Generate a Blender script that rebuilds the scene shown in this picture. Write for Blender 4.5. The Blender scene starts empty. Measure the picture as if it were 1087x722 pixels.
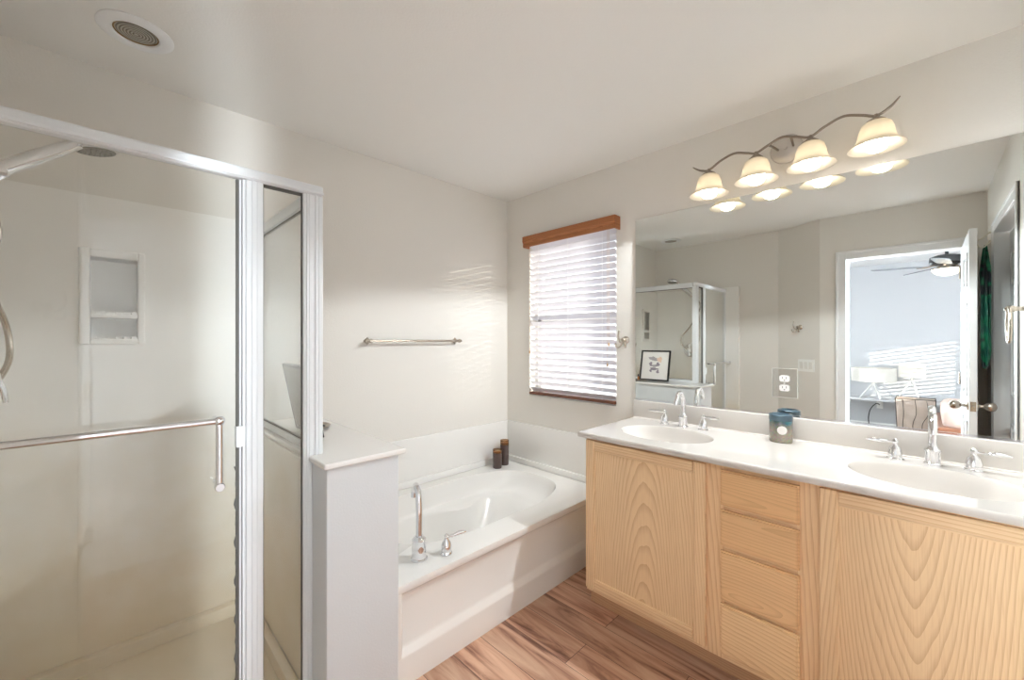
import bpy, bmesh, math, random
from mathutils import Vector, Matrix
random.seed(7)
PI = math.pi
SC = bpy.context.scene
COL = SC.collection

# ------------------------------------------------------------------ camera, world, sun, exposure
cam_d = bpy.data.cameras.new('camera')
cam_d.sensor_width = 36.0
cam_d.lens = 434.5 / 1087 * 36.0
cam_d.clip_start = 0.02
cam = bpy.data.objects.new('camera', cam_d)
cam.location = (0, 0, 1.34)
cam.rotation_euler = (PI / 2, 0, math.radians(-44.74))
COL.objects.link(cam)
SC.camera = cam
vs = SC.view_settings
vs.view_transform = 'Standard'
vs.look = 'None'
vs.gamma = 1.0
vs.use_curve_mapping = False
vs.exposure = 2.15
BULB = 1.1
LAMP_W = 5.8
SKY = 0.55
SUN = 2.0
DAY = 5.0
DOOR_FILL = 54.0
FAR_FILL = 17.0

w = bpy.data.worlds.new('world')
SC.world = w
w.use_nodes = True
nt = w.node_tree
bg = nt.nodes['Background']
tc = nt.nodes.new('ShaderNodeTexCoord')
sep = nt.nodes.new('ShaderNodeSeparateXYZ')
rmp = nt.nodes.new('ShaderNodeValToRGB')
nt.links.new(tc.outputs['Generated'], sep.inputs[0])
nt.links.new(sep.outputs['Z'], rmp.inputs[0])
nt.links.new(rmp.outputs[0], bg.inputs[0])
rmp.color_ramp.elements[0].position = 0.0
rmp.color_ramp.elements[0].color = (0.86, 0.84, 0.90, 1)
rmp.color_ramp.elements[1].position = 0.6
rmp.color_ramp.elements[1].color = (0.78, 0.86, 1.0, 1)
bg.inputs[1].default_value = SKY

sd = bpy.data.lights.new('sun', 'SUN')
sd.energy = SUN
sd.angle = math.radians(0.2)
sd.color = (1.0, 0.93, 0.83)
sun = bpy.data.objects.new('sun', sd)
sun.rotation_euler = Vector((-0.6, 0.8, -0.167)).to_track_quat('-Z', 'Y').to_euler()
COL.objects.link(sun)

def area(name, loc, direction, sx, sy, power, color):
    d = bpy.data.lights.new(name, 'AREA')
    d.shape = 'RECTANGLE'
    d.size = sx
    d.size_y = sy
    d.energy = power
    d.color = color
    o = bpy.data.objects.new(name, d)
    o.location = loc
    o.rotation_euler = Vector(direction).to_track_quat('-Z', 'Z').to_euler()
    COL.objects.link(o)
    return o

# daylight through the bedroom's blind window, then two fill lights behind added windows
area('bedroom_daylight', (-1.75, -2.35, 1.5), (0, 1, -0.05), 2.4, 1.6, DAY, (0.86, 0.92, 1.0))
area('doorway_fill_side', (-0.58, -2.38, 1.2), (0.18, 1, 0.10), 0.75, 1.8, DOOR_FILL, (0.84, 0.93, 1.0)).data.spread = math.radians(80)  # added fill, aimed through the doorway to brighten the shower side

area('doorway_fill_far', (-3.62, 1.6, 1.35), (1, -0.27, 0.0), 1.2, 1.5, FAR_FILL, (0.84, 0.93, 1.0)).data.spread = math.radians(80)  # added fill from the far wall, aimed through the doorway at the vanity

# ------------------------------------------------------------------ node helpers
def lin(c):
    return tuple(((x / 255) / 12.92 if x / 255 <= 0.04045 else ((x / 255 + 0.055) / 1.055) ** 2.4) for x in c) + (1,)

def new_mat(name):
    m = bpy.data.materials.new(name)
    m.use_nodes = True
    return m, m.node_tree, m.node_tree.nodes['Principled BSDF']

def N(nt, kind, **kw):
    n = nt.nodes.new(kind)
    for k, v in kw.items():
        if k.startswith('i_'):
            n.inputs[k[2:].replace('_', ' ')].default_value = v
        else:
            setattr(n, k, v)
    return n

def simple(name, rgb, rough=0.5, metal=0.0, spec=0.5, bump=0.0, bscale=200, coat=0.0, var=0.0, vscale=3.0):
    m, nt, b = new_mat(name)
    b.inputs['Base Color'].default_value = lin(rgb)
    b.inputs['Roughness'].default_value = rough
    b.inputs['Metallic'].default_value = metal
    b.inputs['Specular IOR Level'].default_value = spec
    b.inputs['Coat Weight'].default_value = coat
    b.inputs['Coat Roughness'].default_value = 0.05
    t = N(nt, 'ShaderNodeTexCoord')
    n = N(nt, 'ShaderNodeTexNoise')
    n.inputs['Scale'].default_value = bscale
    n.inputs['Detail'].default_value = 2
    nt.links.new(t.outputs['Object'], n.inputs['Vector'])
    if bump:
        bp = N(nt, 'ShaderNodeBump')
        bp.inputs['Strength'].default_value = bump
        bp.inputs['Distance'].default_value = 0.002
        nt.links.new(n.outputs['Fac'], bp.inputs['Height'])
        nt.links.new(bp.outputs[0], b.inputs['Normal'])
    if var:
        n2 = N(nt, 'ShaderNodeTexNoise')
        n2.inputs['Scale'].default_value = vscale
        nt.links.new(t.outputs['Object'], n2.inputs['Vector'])
        mx = N(nt, 'ShaderNodeMix', data_type='RGBA')
        c = lin(rgb)
        mx.inputs[6].default_value = tuple(x * (1 - var) for x in c[:3]) + (1,)
        mx.inputs[7].default_value = tuple(min(1, x * (1 + var)) for x in c[:3]) + (1,)
        nt.links.new(n2.outputs['Fac'], mx.inputs[0])
        nt.links.new(mx.outputs[2], b.inputs['Base Color'])
    return m

def oak(name, along='Z', across='Y', c0=0.0, l0=0.0, stretch=0.13, scale=24.0, base=(248, 216, 172), dark=(212, 168, 120), seed=0.0):
    """Red-oak veneer: nested cathedral rings stretched along the grain, with pores."""
    m, nt, b = new_mat(name)
    t = N(nt, 'ShaderNodeTexCoord')
    s = N(nt, 'ShaderNodeSeparateXYZ')
    nt.links.new(t.outputs['Object'], s.inputs[0])
    a = N(nt, 'ShaderNodeMath', operation='SUBTRACT')
    nt.links.new(s.outputs[across], a.inputs[0]); a.inputs[1].default_value = c0
    l = N(nt, 'ShaderNodeMath', operation='SUBTRACT')
    nt.links.new(s.outputs[along], l.inputs[0]); l.inputs[1].default_value = l0
    ls = N(nt, 'ShaderNodeMath', operation='MULTIPLY')
    nt.links.new(l.outputs[0], ls.inputs[0]); ls.inputs[1].default_value = stretch
    c = N(nt, 'ShaderNodeCombineXYZ')
    nt.links.new(a.outputs[0], c.inputs[0]); nt.links.new(ls.outputs[0], c.inputs[1]); c.inputs[2].default_value = seed
    nz = N(nt, 'ShaderNodeTexNoise'); nz.inputs['Scale'].default_value = 9; nz.inputs['Detail'].default_value = 3
    nt.links.new(c.outputs[0], nz.inputs['Vector'])
    sub = N(nt, 'ShaderNodeVectorMath', operation='SUBTRACT'); sub.inputs[1].default_value = (0.5, 0.5, 0.5)
    nt.links.new(nz.outputs['Color'], sub.inputs[0])
    scl = N(nt, 'ShaderNodeVectorMath', operation='MULTIPLY'); scl.inputs[1].default_value = (0.045, 0.022, 0)
    nt.links.new(sub.outputs[0], scl.inputs[0])
    add = N(nt, 'ShaderNodeVectorMath', operation='ADD')
    nt.links.new(c.outputs[0], add.inputs[0]); nt.links.new(scl.outputs[0], add.inputs[1])
    flat = N(nt, 'ShaderNodeVectorMath', operation='MULTIPLY'); flat.inputs[1].default_value = (1, 1, 0)
    nt.links.new(add.outputs[0], flat.inputs[0])
    wv = N(nt, 'ShaderNodeTexWave', wave_type='RINGS', rings_direction='Z', wave_profile='SAW')
    wv.inputs['Scale'].default_value = scale
    wv.inputs['Distortion'].default_value = 0.25
    wv.inputs['Detail'].default_value = 2
    nt.links.new(flat.outputs[0], wv.inputs['Vector'])
    # pores: fine streaks
    c2 = N(nt, 'ShaderNodeCombineXYZ')
    m1 = N(nt, 'ShaderNodeMath', operation='MULTIPLY'); m1.inputs[1].default_value = 330
    m2 = N(nt, 'ShaderNodeMath', operation='MULTIPLY'); m2.inputs[1].default_value = 9
    nt.links.new(a.outputs[0], m1.inputs[0]); nt.links.new(l.outputs[0], m2.inputs[0])
    nt.links.new(m1.outputs[0], c2.inputs[0]); nt.links.new(m2.outputs[0], c2.inputs[1]); c2.inputs[2].default_value = seed
    n2 = N(nt, 'ShaderNodeTexNoise'); n2.inputs['Scale'].default_value = 1; n2.inputs['Detail'].default_value = 2
    nt.links.new(c2.outputs[0], n2.inputs['Vector'])
    r1 = N(nt, 'ShaderNodeValToRGB')
    r1.color_ramp.elements[0].position = 0.0; r1.color_ramp.elements[0].color = (0, 0, 0, 1)
    r1.color_ramp.elements[1].position = 1.0; r1.color_ramp.elements[1].color = (1, 1, 1, 1)
    e = r1.color_ramp.elements.new(0.55); e.color = (0.12, 0.12, 0.12, 1)
    nt.links.new(wv.outputs['Fac'], r1.inputs[0])
    mx = N(nt, 'ShaderNodeMix', data_type='RGBA')
    mx.inputs[6].default_value = lin(base); mx.inputs[7].default_value = lin(dark)
    k = N(nt, 'ShaderNodeMath', operation='MULTIPLY_ADD')
    p = N(nt, 'ShaderNodeMapRange'); p.inputs[1].default_value = 0.45; p.inputs[2].default_value = 0.75
    nt.links.new(n2.outputs['Fac'], p.inputs[0])
    nt.links.new(p.outputs[0], k.inputs[0]); k.inputs[1].default_value = 0.30
    rk = N(nt, 'ShaderNodeMath', operation='MULTIPLY'); rk.inputs[1].default_value = 0.62
    nt.links.new(r1.outputs[0], rk.inputs[0]); nt.links.new(rk.outputs[0], k.inputs[2])
    nt.links.new(k.outputs[0], mx.inputs[0])
    n3 = N(nt, 'ShaderNodeTexNoise'); n3.inputs['Scale'].default_value = 2.4
    nt.links.new(c.outputs[0], n3.inputs['Vector'])
    m3 = N(nt, 'ShaderNodeMix', data_type='RGBA', blend_type='MULTIPLY')
    m3.inputs[0].default_value = 0.35
    nt.links.new(mx.outputs[2], m3.inputs[6]); nt.links.new(n3.outputs['Color'], m3.inputs[7])
    mr = N(nt, 'ShaderNodeMix', data_type='RGBA'); mr.inputs[0].default_value = 0.3
    nt.links.new(mx.outputs[2], m3.inputs[6])
    hs = N(nt, 'ShaderNodeHueSaturation')
    hv = N(nt, 'ShaderNodeMapRange'); hv.inputs[3].default_value = 0.88; hv.inputs[4].default_value = 1.12
    nt.links.new(n3.outputs['Fac'], hv.inputs[0]); nt.links.new(hv.outputs[0], hs.inputs['Value'])
    nt.links.new(mx.outputs[2], hs.inputs['Color'])
    nt.links.new(hs.outputs[0], b.inputs['Base Color'])
    b.inputs['Roughness'].default_value = 0.42
    bp = N(nt, 'ShaderNodeBump'); bp.inputs['Strength'].default_value = 0.12; bp.inputs['Distance'].default_value = 0.001
    nt.links.new(p.outputs[0], bp.inputs['Height']); nt.links.new(bp.outputs[0], b.inputs['Normal'])
    return m

def clear_glass(name, tint=(0.96, 0.98, 0.97), ior=1.45, film=None):
    m = bpy.data.materials.new(name); m.use_nodes = True
    nt = m.node_tree; nt.nodes.clear()
    out = N(nt, 'ShaderNodeOutputMaterial')
    tr = N(nt, 'ShaderNodeBsdfTransparent'); tr.inputs[0].default_value = tint + (1,)
    gl = N(nt, 'ShaderNodeBsdfGlossy'); gl.inputs['Roughness'].default_value = 0.0
    ge = N(nt, 'ShaderNodeNewGeometry')
    dt = N(nt, 'ShaderNodeVectorMath', operation='DOT_PRODUCT')
    nt.links.new(ge.outputs['Normal'], dt.inputs[0]); nt.links.new(ge.outputs['Incoming'], dt.inputs[1])
    ab = N(nt, 'ShaderNodeMath', operation='ABSOLUTE'); nt.links.new(dt.outputs['Value'], ab.inputs[0])
    iv = N(nt, 'ShaderNodeMath', operation='SUBTRACT'); iv.inputs[0].default_value = 1.0; nt.links.new(ab.outputs[0], iv.inputs[1])
    pw = N(nt, 'ShaderNodeMath', operation='POWER'); nt.links.new(iv.outputs[0], pw.inputs[0]); pw.inputs[1].default_value = 5.0
    f0 = ((ior - 1) / (ior + 1)) ** 2
    fr = N(nt, 'ShaderNodeMath', operation='MULTIPLY_ADD'); nt.links.new(pw.outputs[0], fr.inputs[0]); fr.inputs[1].default_value = 1 - f0; fr.inputs[2].default_value = f0
    mx = N(nt, 'ShaderNodeMixShader')
    nt.links.new(fr.outputs[0], mx.inputs[0]); nt.links.new(tr.outputs[0], mx.inputs[1]); nt.links.new(gl.outputs[0], mx.inputs[2])
    last = mx
    if film:      # soap film / hard-water haze: patchy, a property of the glass surface
        df = N(nt, 'ShaderNodeBsdfDiffuse'); df.inputs[0].default_value = lin(film[0])
        tcn = N(nt, 'ShaderNodeTexCoord')
        nz = N(nt, 'ShaderNodeTexNoise'); nz.inputs['Scale'].default_value = 3.0; nz.inputs['Detail'].default_value = 5
        nt.links.new(tcn.outputs['Object'], nz.inputs['Vector'])
        mr = N(nt, 'ShaderNodeMapRange'); mr.inputs[1].default_value = 0.3; mr.inputs[2].default_value = 0.8
        mr.inputs[3].default_value = film[1] * 0.5; mr.inputs[4].default_value = film[1] * 1.5
        nt.links.new(nz.outputs['Fac'], mr.inputs[0])
        m2 = N(nt, 'ShaderNodeMixShader')
        nt.links.new(mr.outputs[0], m2.inputs[0]); nt.links.new(mx.outputs[0], m2.inputs[1]); nt.links.new(df.outputs[0], m2.inputs[2])
        last = m2
    nt.links.new(last.outputs[0], out.inputs[0])
    return m

def translucent(name, rgb, fac=0.5, rough=0.5, gloss=0.04):
    m = bpy.data.materials.new(name); m.use_nodes = True
    nt = m.node_tree; nt.nodes.clear()
    out = N(nt, 'ShaderNodeOutputMaterial')
    df = N(nt, 'ShaderNodeBsdfDiffuse'); df.inputs[0].default_value = lin(rgb)
    tl = N(nt, 'ShaderNodeBsdfTranslucent'); tl.inputs[0].default_value = lin(rgb)
    gl = N(nt, 'ShaderNodeBsdfGlossy'); gl.inputs['Roughness'].default_value = 0.25
    mx = N(nt, 'ShaderNodeMixShader'); mx.inputs[0].default_value = fac
    m2 = N(nt, 'ShaderNodeMixShader'); m2.inputs[0].default_value = gloss
    nt.links.new(df.outputs[0], mx.inputs[1]); nt.links.new(tl.outputs[0], mx.inputs[2])
    nt.links.new(mx.outputs[0], m2.inputs[1]); nt.links.new(gl.outputs[0], m2.inputs[2])
    nt.links.new(m2.outputs[0], out.inputs[0])
    return m

def emit(name, rgb, strength):
    m = bpy.data.materials.new(name); m.use_nodes = True
    nt = m.node_tree; nt.nodes.clear()
    out = N(nt, 'ShaderNodeOutputMaterial')
    e = N(nt, 'ShaderNodeEmission'); e.inputs[0].default_value = rgb + (1,); e.inputs[1].default_value = strength
    nt.links.new(e.outputs[0], out.inputs[0])
    return m

# ------------------------------------------------------------------ materials
M = {}
M['wall'] = simple('wall_paint_greige', (229, 225, 218), 0.75, bump=0.35, bscale=150, spec=0.25)
M['ceil'] = simple('ceiling_paint', (237, 235, 231), 0.8, bump=0.3, bscale=120, spec=0.2)
M['bedwall'] = simple('bedroom_wall_paint', (198, 199, 202), 0.8, bump=0.1)
M['trim'] = simple('white_trim_paint', (236, 236, 236), 0.35, bump=0.02)
M['plaster'] = simple('white_pony_wall_paint', (216, 219, 221), 0.5, bump=0.25, bscale=140)
M['acrylic'] = simple('white_bath_acrylic', (236, 234, 230), 0.12, coat=0.3, spec=0.5)
M['marble'] = simple('cultured_marble_top', (212, 206, 199), 0.12, coat=0.4, var=0.01)
M['frame'] = simple('white_enamelled_aluminium', (230, 232, 234), 0.3)
M['gasket'] = simple('dark_grey_gasket', (92, 90, 86), 0.5)
M['chrome'] = simple('polished_chrome', (232, 232, 234), 0.06, metal=1.0)
M['nickel'] = simple('brushed_nickel', (190, 180, 168), 0.25, metal=1.0)
M['nickelpaint'] = simple('satin_nickel_scroll', (150, 138, 126), 0.35, metal=0.9)
M['mirror'] = simple('silvered_mirror', (236, 239, 236), 0.0, metal=1.0)
M['black'] = simple('black_lacquer', (22, 21, 22), 0.35)
M['dark'] = simple('dark_rubber', (40, 38, 36), 0.6)
M['paper'] = simple('white_art_paper', (240, 236, 232), 0.6)
M['glass'] = clear_glass('clear_window_glass')
M['sglass'] = clear_glass('shower_glass', tint=(0.985, 0.99, 0.985), film=((238, 230, 212), 0.05))
M['acryl_clear'] = clear_glass('clear_acrylic_plate', tint=(0.97, 0.97, 0.97), ior=1.6)
M['opal'] = translucent('frosted_opal_shade', (233, 226, 212), 0.5)
M['lampshade'] = translucent('white_linen_lamp_shade', (240, 236, 228), 0.35, gloss=0.0)
M['slat'] = translucent('white_blind_slat', (238, 236, 240), 0.13, gloss=0.05)
M['bulb'] = emit('glowing_bulb', (1.0, 0.93, 0.82), BULB)
nt_ = M['bulb'].node_tree; out_ = [n for n in nt_.nodes if n.type == 'OUTPUT_MATERIAL'][0]; em_ = [n for n in nt_.nodes if n.type == 'EMISSION'][0]
add_ = N(nt_, 'ShaderNodeAddShader'); trn_ = N(nt_, 'ShaderNodeBsdfTransparent')      # clear glass envelope: the filament light passes through it
nt_.links.new(em_.outputs[0], add_.inputs[0]); nt_.links.new(trn_.outputs[0], add_.inputs[1]); nt_.links.new(add_.outputs[0], out_.inputs[0])
M['fanbowl'] = emit('glowing_fan_bowl', (1.0, 0.88, 0.7), 4.0)
M['wood_brown'] = oak('stained_brown_wood', along='Y', across='Z', scale=60, stretch=0.05, base=(176, 112, 66), dark=(128, 72, 36))
M['wood_dark'] = oak('dark_walnut_wood', along='Y', across='Z', scale=60, stretch=0.05, base=(120, 74, 52), dark=(80, 44, 30))
M['oak_v'] = oak('oak_frame_upright', c0=0.31, l0=-0.9, stretch=0.1, scale=22)
M['oak_h'] = oak('oak_rail_level', along='Y', across='Z', c0=0.2, l0=0.6, stretch=0.08, scale=26, seed=3)
M['toe'] = oak('oak_plinth', along='Y', across='Z', c0=0.4, l0=0, scale=30, base=(205, 165, 128), dark=(170, 125, 88))
M['brownglass'] = simple('smoky_brown_glass', (86, 66, 60), 0.08, coat=0.5)
M['wood_mid'] = oak('mid_brown_bed_wood', along='Y', across='Z', scale=60, stretch=0.05, base=(142, 92, 66), dark=(100, 60, 42))
M['amber_rim'] = clear_glass('amber_glass_rim', tint=(0.72, 0.58, 0.46), ior=1.5)
M['wax'] = simple('cream_wax', (214, 190, 150), 0.5)
M['grey_fan'] = simple('grey_fan_blade', (120, 122, 126), 0.5)
M['carpet'] = simple('beige_bedroom_carpet', (196, 188, 176), 0.95, bump=0.6, bscale=400)
M['plastic'] = simple('white_plastic', (244, 243, 240), 0.3)
M['socket'] = simple('dark_socket_slots', (70, 66, 62), 0.6)

def surround_mat():
    m, nt, b = new_mat('aged_shower_acrylic')
    t = N(nt, 'ShaderNodeNewGeometry')
    s = N(nt, 'ShaderNodeSeparateXYZ'); nt.links.new(t.outputs['Position'], s.inputs[0])
    nz = N(nt, 'ShaderNodeTexNoise'); nz.inputs['Scale'].default_value = 2.6; nz.inputs['Detail'].default_value = 6; nz.inputs['Roughness'].default_value = 0.62
    nt.links.new(t.outputs['Position'], nz.inputs['Vector'])
    # soap-scum staining: reaches patchily up from the pan
    ad = N(nt, 'ShaderNodeMath', operation='MULTIPLY_ADD'); ad.inputs[1].default_value = 1.0
    nt.links.new(nz.outputs['Fac'], ad.inputs[0])
    zz = N(nt, 'ShaderNodeMath', operation='MULTIPLY'); zz.inputs[1].default_value = -0.62
    nt.links.new(s.outputs['Z'], zz.inputs[0]); nt.links.new(zz.outputs[0], ad.inputs[2])
    mr = N(nt, 'ShaderNodeMapRange', interpolation_type='SMOOTHSTEP'); mr.inputs[1].default_value = -0.22; mr.inputs[2].default_value = 0.62
    nt.links.new(ad.outputs[0], mr.inputs[0])
    mx = N(nt, 'ShaderNodeMix', data_type='RGBA')
    mx.inputs[6].default_value = lin((242, 240, 236)); mx.inputs[7].default_value = lin((226, 212, 186))
    nt.links.new(mr.outputs[0], mx.inputs[0])
    nt.links.new(mx.outputs[2], b.inputs['Base Color'])
    b.inputs['Roughness'].default_value = 0.3
    return m
M['surround'] = surround_mat()

def floor_mat():
    m, nt, b = new_mat('acacia_plank_floor')
    g = N(nt, 'ShaderNodeNewGeometry')
    s = N(nt, 'ShaderNodeSeparateXYZ'); nt.links.new(g.outputs['Position'], s.inputs[0])
    c = N(nt, 'ShaderNodeCombineXYZ')
    nt.links.new(s.outputs['Y'], c.inputs[0]); nt.links.new(s.outputs['X'], c.inputs[1])
    br = N(nt, 'ShaderNodeTexBrick'); br.offset = 0.37; br.squash = 1.0
    br.inputs['Scale'].default_value = 1.0; br.inputs['Brick Width'].default_value = 1.05
    br.inputs['Row Height'].default_value = 0.15; br.inputs['Mortar Size'].default_value = 0.0012
    br.inputs['Mortar Smooth'].default_value = 0.1; br.inputs['Bias'].default_value = 0
    br.inputs['Color1'].default_value = (0, 0, 0, 1); br.inputs['Color2'].default_value = (1, 1, 1, 1); br.inputs['Mortar'].default_value = (0.5, 0.5, 0.5, 1)
    nt.links.new(c.outputs[0], br.inputs['Vector'])
    # streaks: stretched along the plank, shifted per plank
    sep = N(nt, 'ShaderNodeSeparateColor'); nt.links.new(br.outputs['Color'], sep.inputs[0])
    sh = N(nt, 'ShaderNodeMath', operation='MULTIPLY'); sh.inputs[1].default_value = 37.0
    nt.links.new(sep.outputs[0], sh.inputs[0])
    c2 = N(nt, 'ShaderNodeCombineXYZ')
    my = N(nt, 'ShaderNodeMath', operation='MULTIPLY'); my.inputs[1].default_value = 1.6
    mxx = N(nt, 'ShaderNodeMath', operation='MULTIPLY'); mxx.inputs[1].default_value = 15.0
    nt.links.new(s.outputs['Y'], my.inputs[0]); nt.links.new(s.outputs['X'], mxx.inputs[0])
    nt.links.new(my.outputs[0], c2.inputs[0]); nt.links.new(mxx.outputs[0], c2.inputs[1]); nt.links.new(sh.outputs[0], c2.inputs[2])
    n1 = N(nt, 'ShaderNodeTexNoise'); n1.inputs['Scale'].default_value = 1.0; n1.inputs['Detail'].default_value = 6
    n1.inputs['Distortion'].default_value = 1.3; n1.inputs['Roughness'].default_value = 0.6
    nt.links.new(c2.outputs[0], n1.inputs['Vector'])
    r = N(nt, 'ShaderNodeValToRGB')
    el = r.color_ramp.elements
    el[0].position = 0.30; el[0].color = lin((112, 68, 48))
    el[1].position = 0.72; el[1].color = lin((222, 180, 146))
    for p, col in ((0.40, (156, 106, 80)), (0.48, (192, 142, 110)), (0.58, (208, 162, 130))):
        e = el.new(p); e.color = lin(col)
    nt.links.new(n1.outputs['Fac'], r.inputs[0])
    hs = N(nt, 'ShaderNodeHueSaturation')
    mv = N(nt, 'ShaderNodeMapRange'); mv.inputs[3].default_value = 0.74; mv.inputs[4].default_value = 1.14
    nt.links.new(sep.outputs[0], mv.inputs[0]); nt.links.new(mv.outputs[0], hs.inputs['Value'])
    hs.inputs['Saturation'].default_value = 0.9
    nt.links.new(r.outputs[0], hs.inputs['Color'])
    mo = N(nt, 'ShaderNodeMix', data_type='RGBA'); mo.inputs[7].default_value = lin((70, 48, 38))
    nt.links.new(br.outputs['Fac'], mo.inputs[0]); nt.links.new(hs.outputs[0], mo.inputs[6])
    nt.links.new(mo.outputs[2], b.inputs['Base Color'])
    b.inputs['Roughness'].default_value = 0.38
    return m
M['floor'] = floor_mat()

# ------------------------------------------------------------------ mesh helpers (all in world coordinates; link() moves them under their parent)
class MB:
    def __init__(s):
        s.bm = bmesh.new()
    def box(s, a, b, bev=0.0, seg=2):
        lo = [min(a[i], b[i]) for i in range(3)]; hi = [max(a[i], b[i]) for i in range(3)]
        t = bmesh.new()
        bmesh.ops.create_cube(t, size=1)
        for v in t.verts:
            v.co = Vector([(lo[i] + hi[i]) / 2 + v.co[i] * (hi[i] - lo[i]) for i in range(3)])
        if bev:
            bmesh.ops.bevel(t, geom=t.edges[:], offset=bev, segments=seg, profile=0.5, affect='EDGES')
        s.merge(t); return s
    def merge(s, t, mat=None):
        me = bpy.data.meshes.new('tmp'); t.to_mesh(me); t.free()
        if mat: me.transform(mat)
        s.bm.from_mesh(me); bpy.data.meshes.remove(me)
    def obox(s, centre, size, rot, bev=0.0):
        t = bmesh.new(); bmesh.ops.create_cube(t, size=1)
        for v in t.verts: v.co = Vector([v.co[i] * size[i] for i in range(3)])
        if bev: bmesh.ops.bevel(t, geom=t.edges[:], offset=bev, segments=2, profile=0.5, affect='EDGES')
        s.merge(t, Matrix.Translation(Vector(centre)) @ rot.to_4x4()); return s
    def rings(s, rings, close=True, cap0=True, cap1=True):
        vs = [[s.bm.verts.new(p) for p in r] for r in rings]
        n = len(vs[0])
        for i in range(len(vs) - 1):
            for j in range(n if close else n - 1):
                k = (j + 1) % n
                s.bm.faces.new((vs[i][j], vs[i][k], vs[i + 1][k], vs[i + 1][j]))
        if cap0: s.bm.faces.new(list(reversed(vs[0])))
        if cap1: s.bm.faces.new(vs[-1])
        return s
    def lathe(s, prof, centre=(0, 0, 0), axis=(0, 0, 1), n=32, cap0=True, cap1=True, sy=1.0):
        q = Vector((0, 0, 1)).rotation_difference(Vector(axis).normalized())
        c = Vector(centre)
        rs = []
        for r, z in prof:
            r = max(r, 1e-4)
            rs.append([c + q @ Vector((r * math.cos(2 * PI * j / n), sy * r * math.sin(2 * PI * j / n), z)) for j in range(n)])
        return s.rings(rs, True, cap0, cap1)
    def tube(s, pts, rad, n=12, sub=6, closed=False, smooth=True):
        P = [Vector(p) for p in pts]
        R = rad if isinstance(rad, (list, tuple)) else [rad] * len(P)
        if smooth and len(P) > 2:
            Q, RR = [], []
            m = len(P)
            rng = range(m if closed else m - 1)
            for i in rng:
                if closed:
                    p0, p1, p2, p3 = P[(i - 1) % m], P[i], P[(i + 1) % m], P[(i + 2) % m]; r1, r2 = R[i], R[(i + 1) % m]
                else:
                    p0, p1, p2, p3 = P[max(i - 1, 0)], P[i], P[i + 1], P[min(i + 2, m - 1)]; r1, r2 = R[i], R[i + 1]
                for k in range(sub):
                    t = k / sub
                    Q.append(0.5 * ((2 * p1) + (-p0 + p2) * t + (2 * p0 - 5 * p1 + 4 * p2 - p3) * t * t + (-p0 + 3 * p1 - 3 * p2 + p3) * t ** 3))
                    RR.append(r1 + (r2 - r1) * t)
            if not closed:
                Q.append(P[-1]); RR.append(R[-1])
            P, R = Q, RR
        m = len(P)
        rings = []
        up = None
        for i in range(m):
            if closed: d = P[(i + 1) % m] - P[i - 1]
            else: d = P[min(i + 1, m - 1)] - P[max(i - 1, 0)]
            d.normalize()
            if up is None:
                up = Vector((0, 0, 1)) if abs(d.z) < 0.9 else Vector((1, 0, 0))
            x = up - d * up.dot(d)
            if x.length < 1e-4: x = d.orthogonal()
            x.normalize(); y = d.cross(x); up = x
            rings.append([P[i] + R[i] * (x * math.cos(2 * PI * j / n) + y * math.sin(2 * PI * j / n)) for j in range(n)])
        if closed:
            rings.append(rings[0])
            vs = [[s.bm.verts.new(p) for p in r] for r in rings[:-1]]
            # find best twist offset for the last joint
            for i in range(m):
                a = vs[i]; b = vs[(i + 1) % m]
                off = 0
                if i == m - 1:
                    off = min(range(n), key=lambda o: (a[0].co - b[o].co).length)
                for j in range(n):
                    s.bm.faces.new((a[j], a[(j + 1) % n], b[(j + 1 + off) % n], b[(j + off) % n]))
        else:
            s.rings(rings)
        return s
    def sphere(s, c, r, seg=24, sc=(1, 1, 1)):
        t = bmesh.new(); bmesh.ops.create_uvsphere(t, u_segments=seg, v_segments=seg // 2, radius=r)
        s.merge(t, Matrix.Translation(Vector(c)) @ Matrix.Diagonal((*sc, 1))); return s
    def prism(s, poly, axis, a, b):
        """poly: list of 2-D points; axis 'x','y','z' = extrusion direction from a to b"""
        def P(u, v, w):
            return {'x': (w, u, v), 'y': (u, w, v), 'z': (u, v, w)}[axis]
        r0 = [P(u, v, a) for u, v in poly]; r1 = [P(u, v, b) for u, v in poly]
        return s.rings([r0, r1])
    def link(s, name, mat, parent=None, smooth=False, angle=40, sub=0):
        bmesh.ops.recalc_face_normals(s.bm, faces=s.bm.faces[:])
        me = bpy.data.meshes.new(name)
        if parent is not None:
            off = world_loc(parent)
            for v in s.bm.verts: v.co -= off
        s.bm.to_mesh(me); s.bm.free()
        me.materials.append(mat if not isinstance(mat, str) else M[mat])
        if smooth:
            for p in me.polygons: p.use_smooth = True
            try: me.set_sharp_from_angle(angle=math.radians(angle))
            except Exception: pass
        o = bpy.data.objects.new(name, me); COL.objects.link(o)
        if parent is not None: o.parent = parent
        if sub:
            md = o.modifiers.new('sub', 'SUBSURF'); md.levels = sub; md.render_levels = sub
        return o

def world_loc(o):
    l = Vector((0, 0, 0))
    while o is not None:
        l += o.location; o = o.parent
    return l

def tag(o, label, cat, group=None):
    o['label'] = label; o['category'] = cat
    if group: o['group'] = group
    return o

def thing(name, loc, label, cat, group=None):
    o = bpy.data.objects.new(name, None); o.location = loc; COL.objects.link(o)
    o.empty_display_size = 0.05
    return tag(o, label, cat, group)

def struct(o, label=None):
    o['kind'] = 'structure'
    if label: o['label'] = label
    return o

def copy_tree(o, parent=None):
    c = o.copy(); COL.objects.link(c); c.parent = parent
    for ch in list(o.children): copy_tree(ch, c)
    return c

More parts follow.
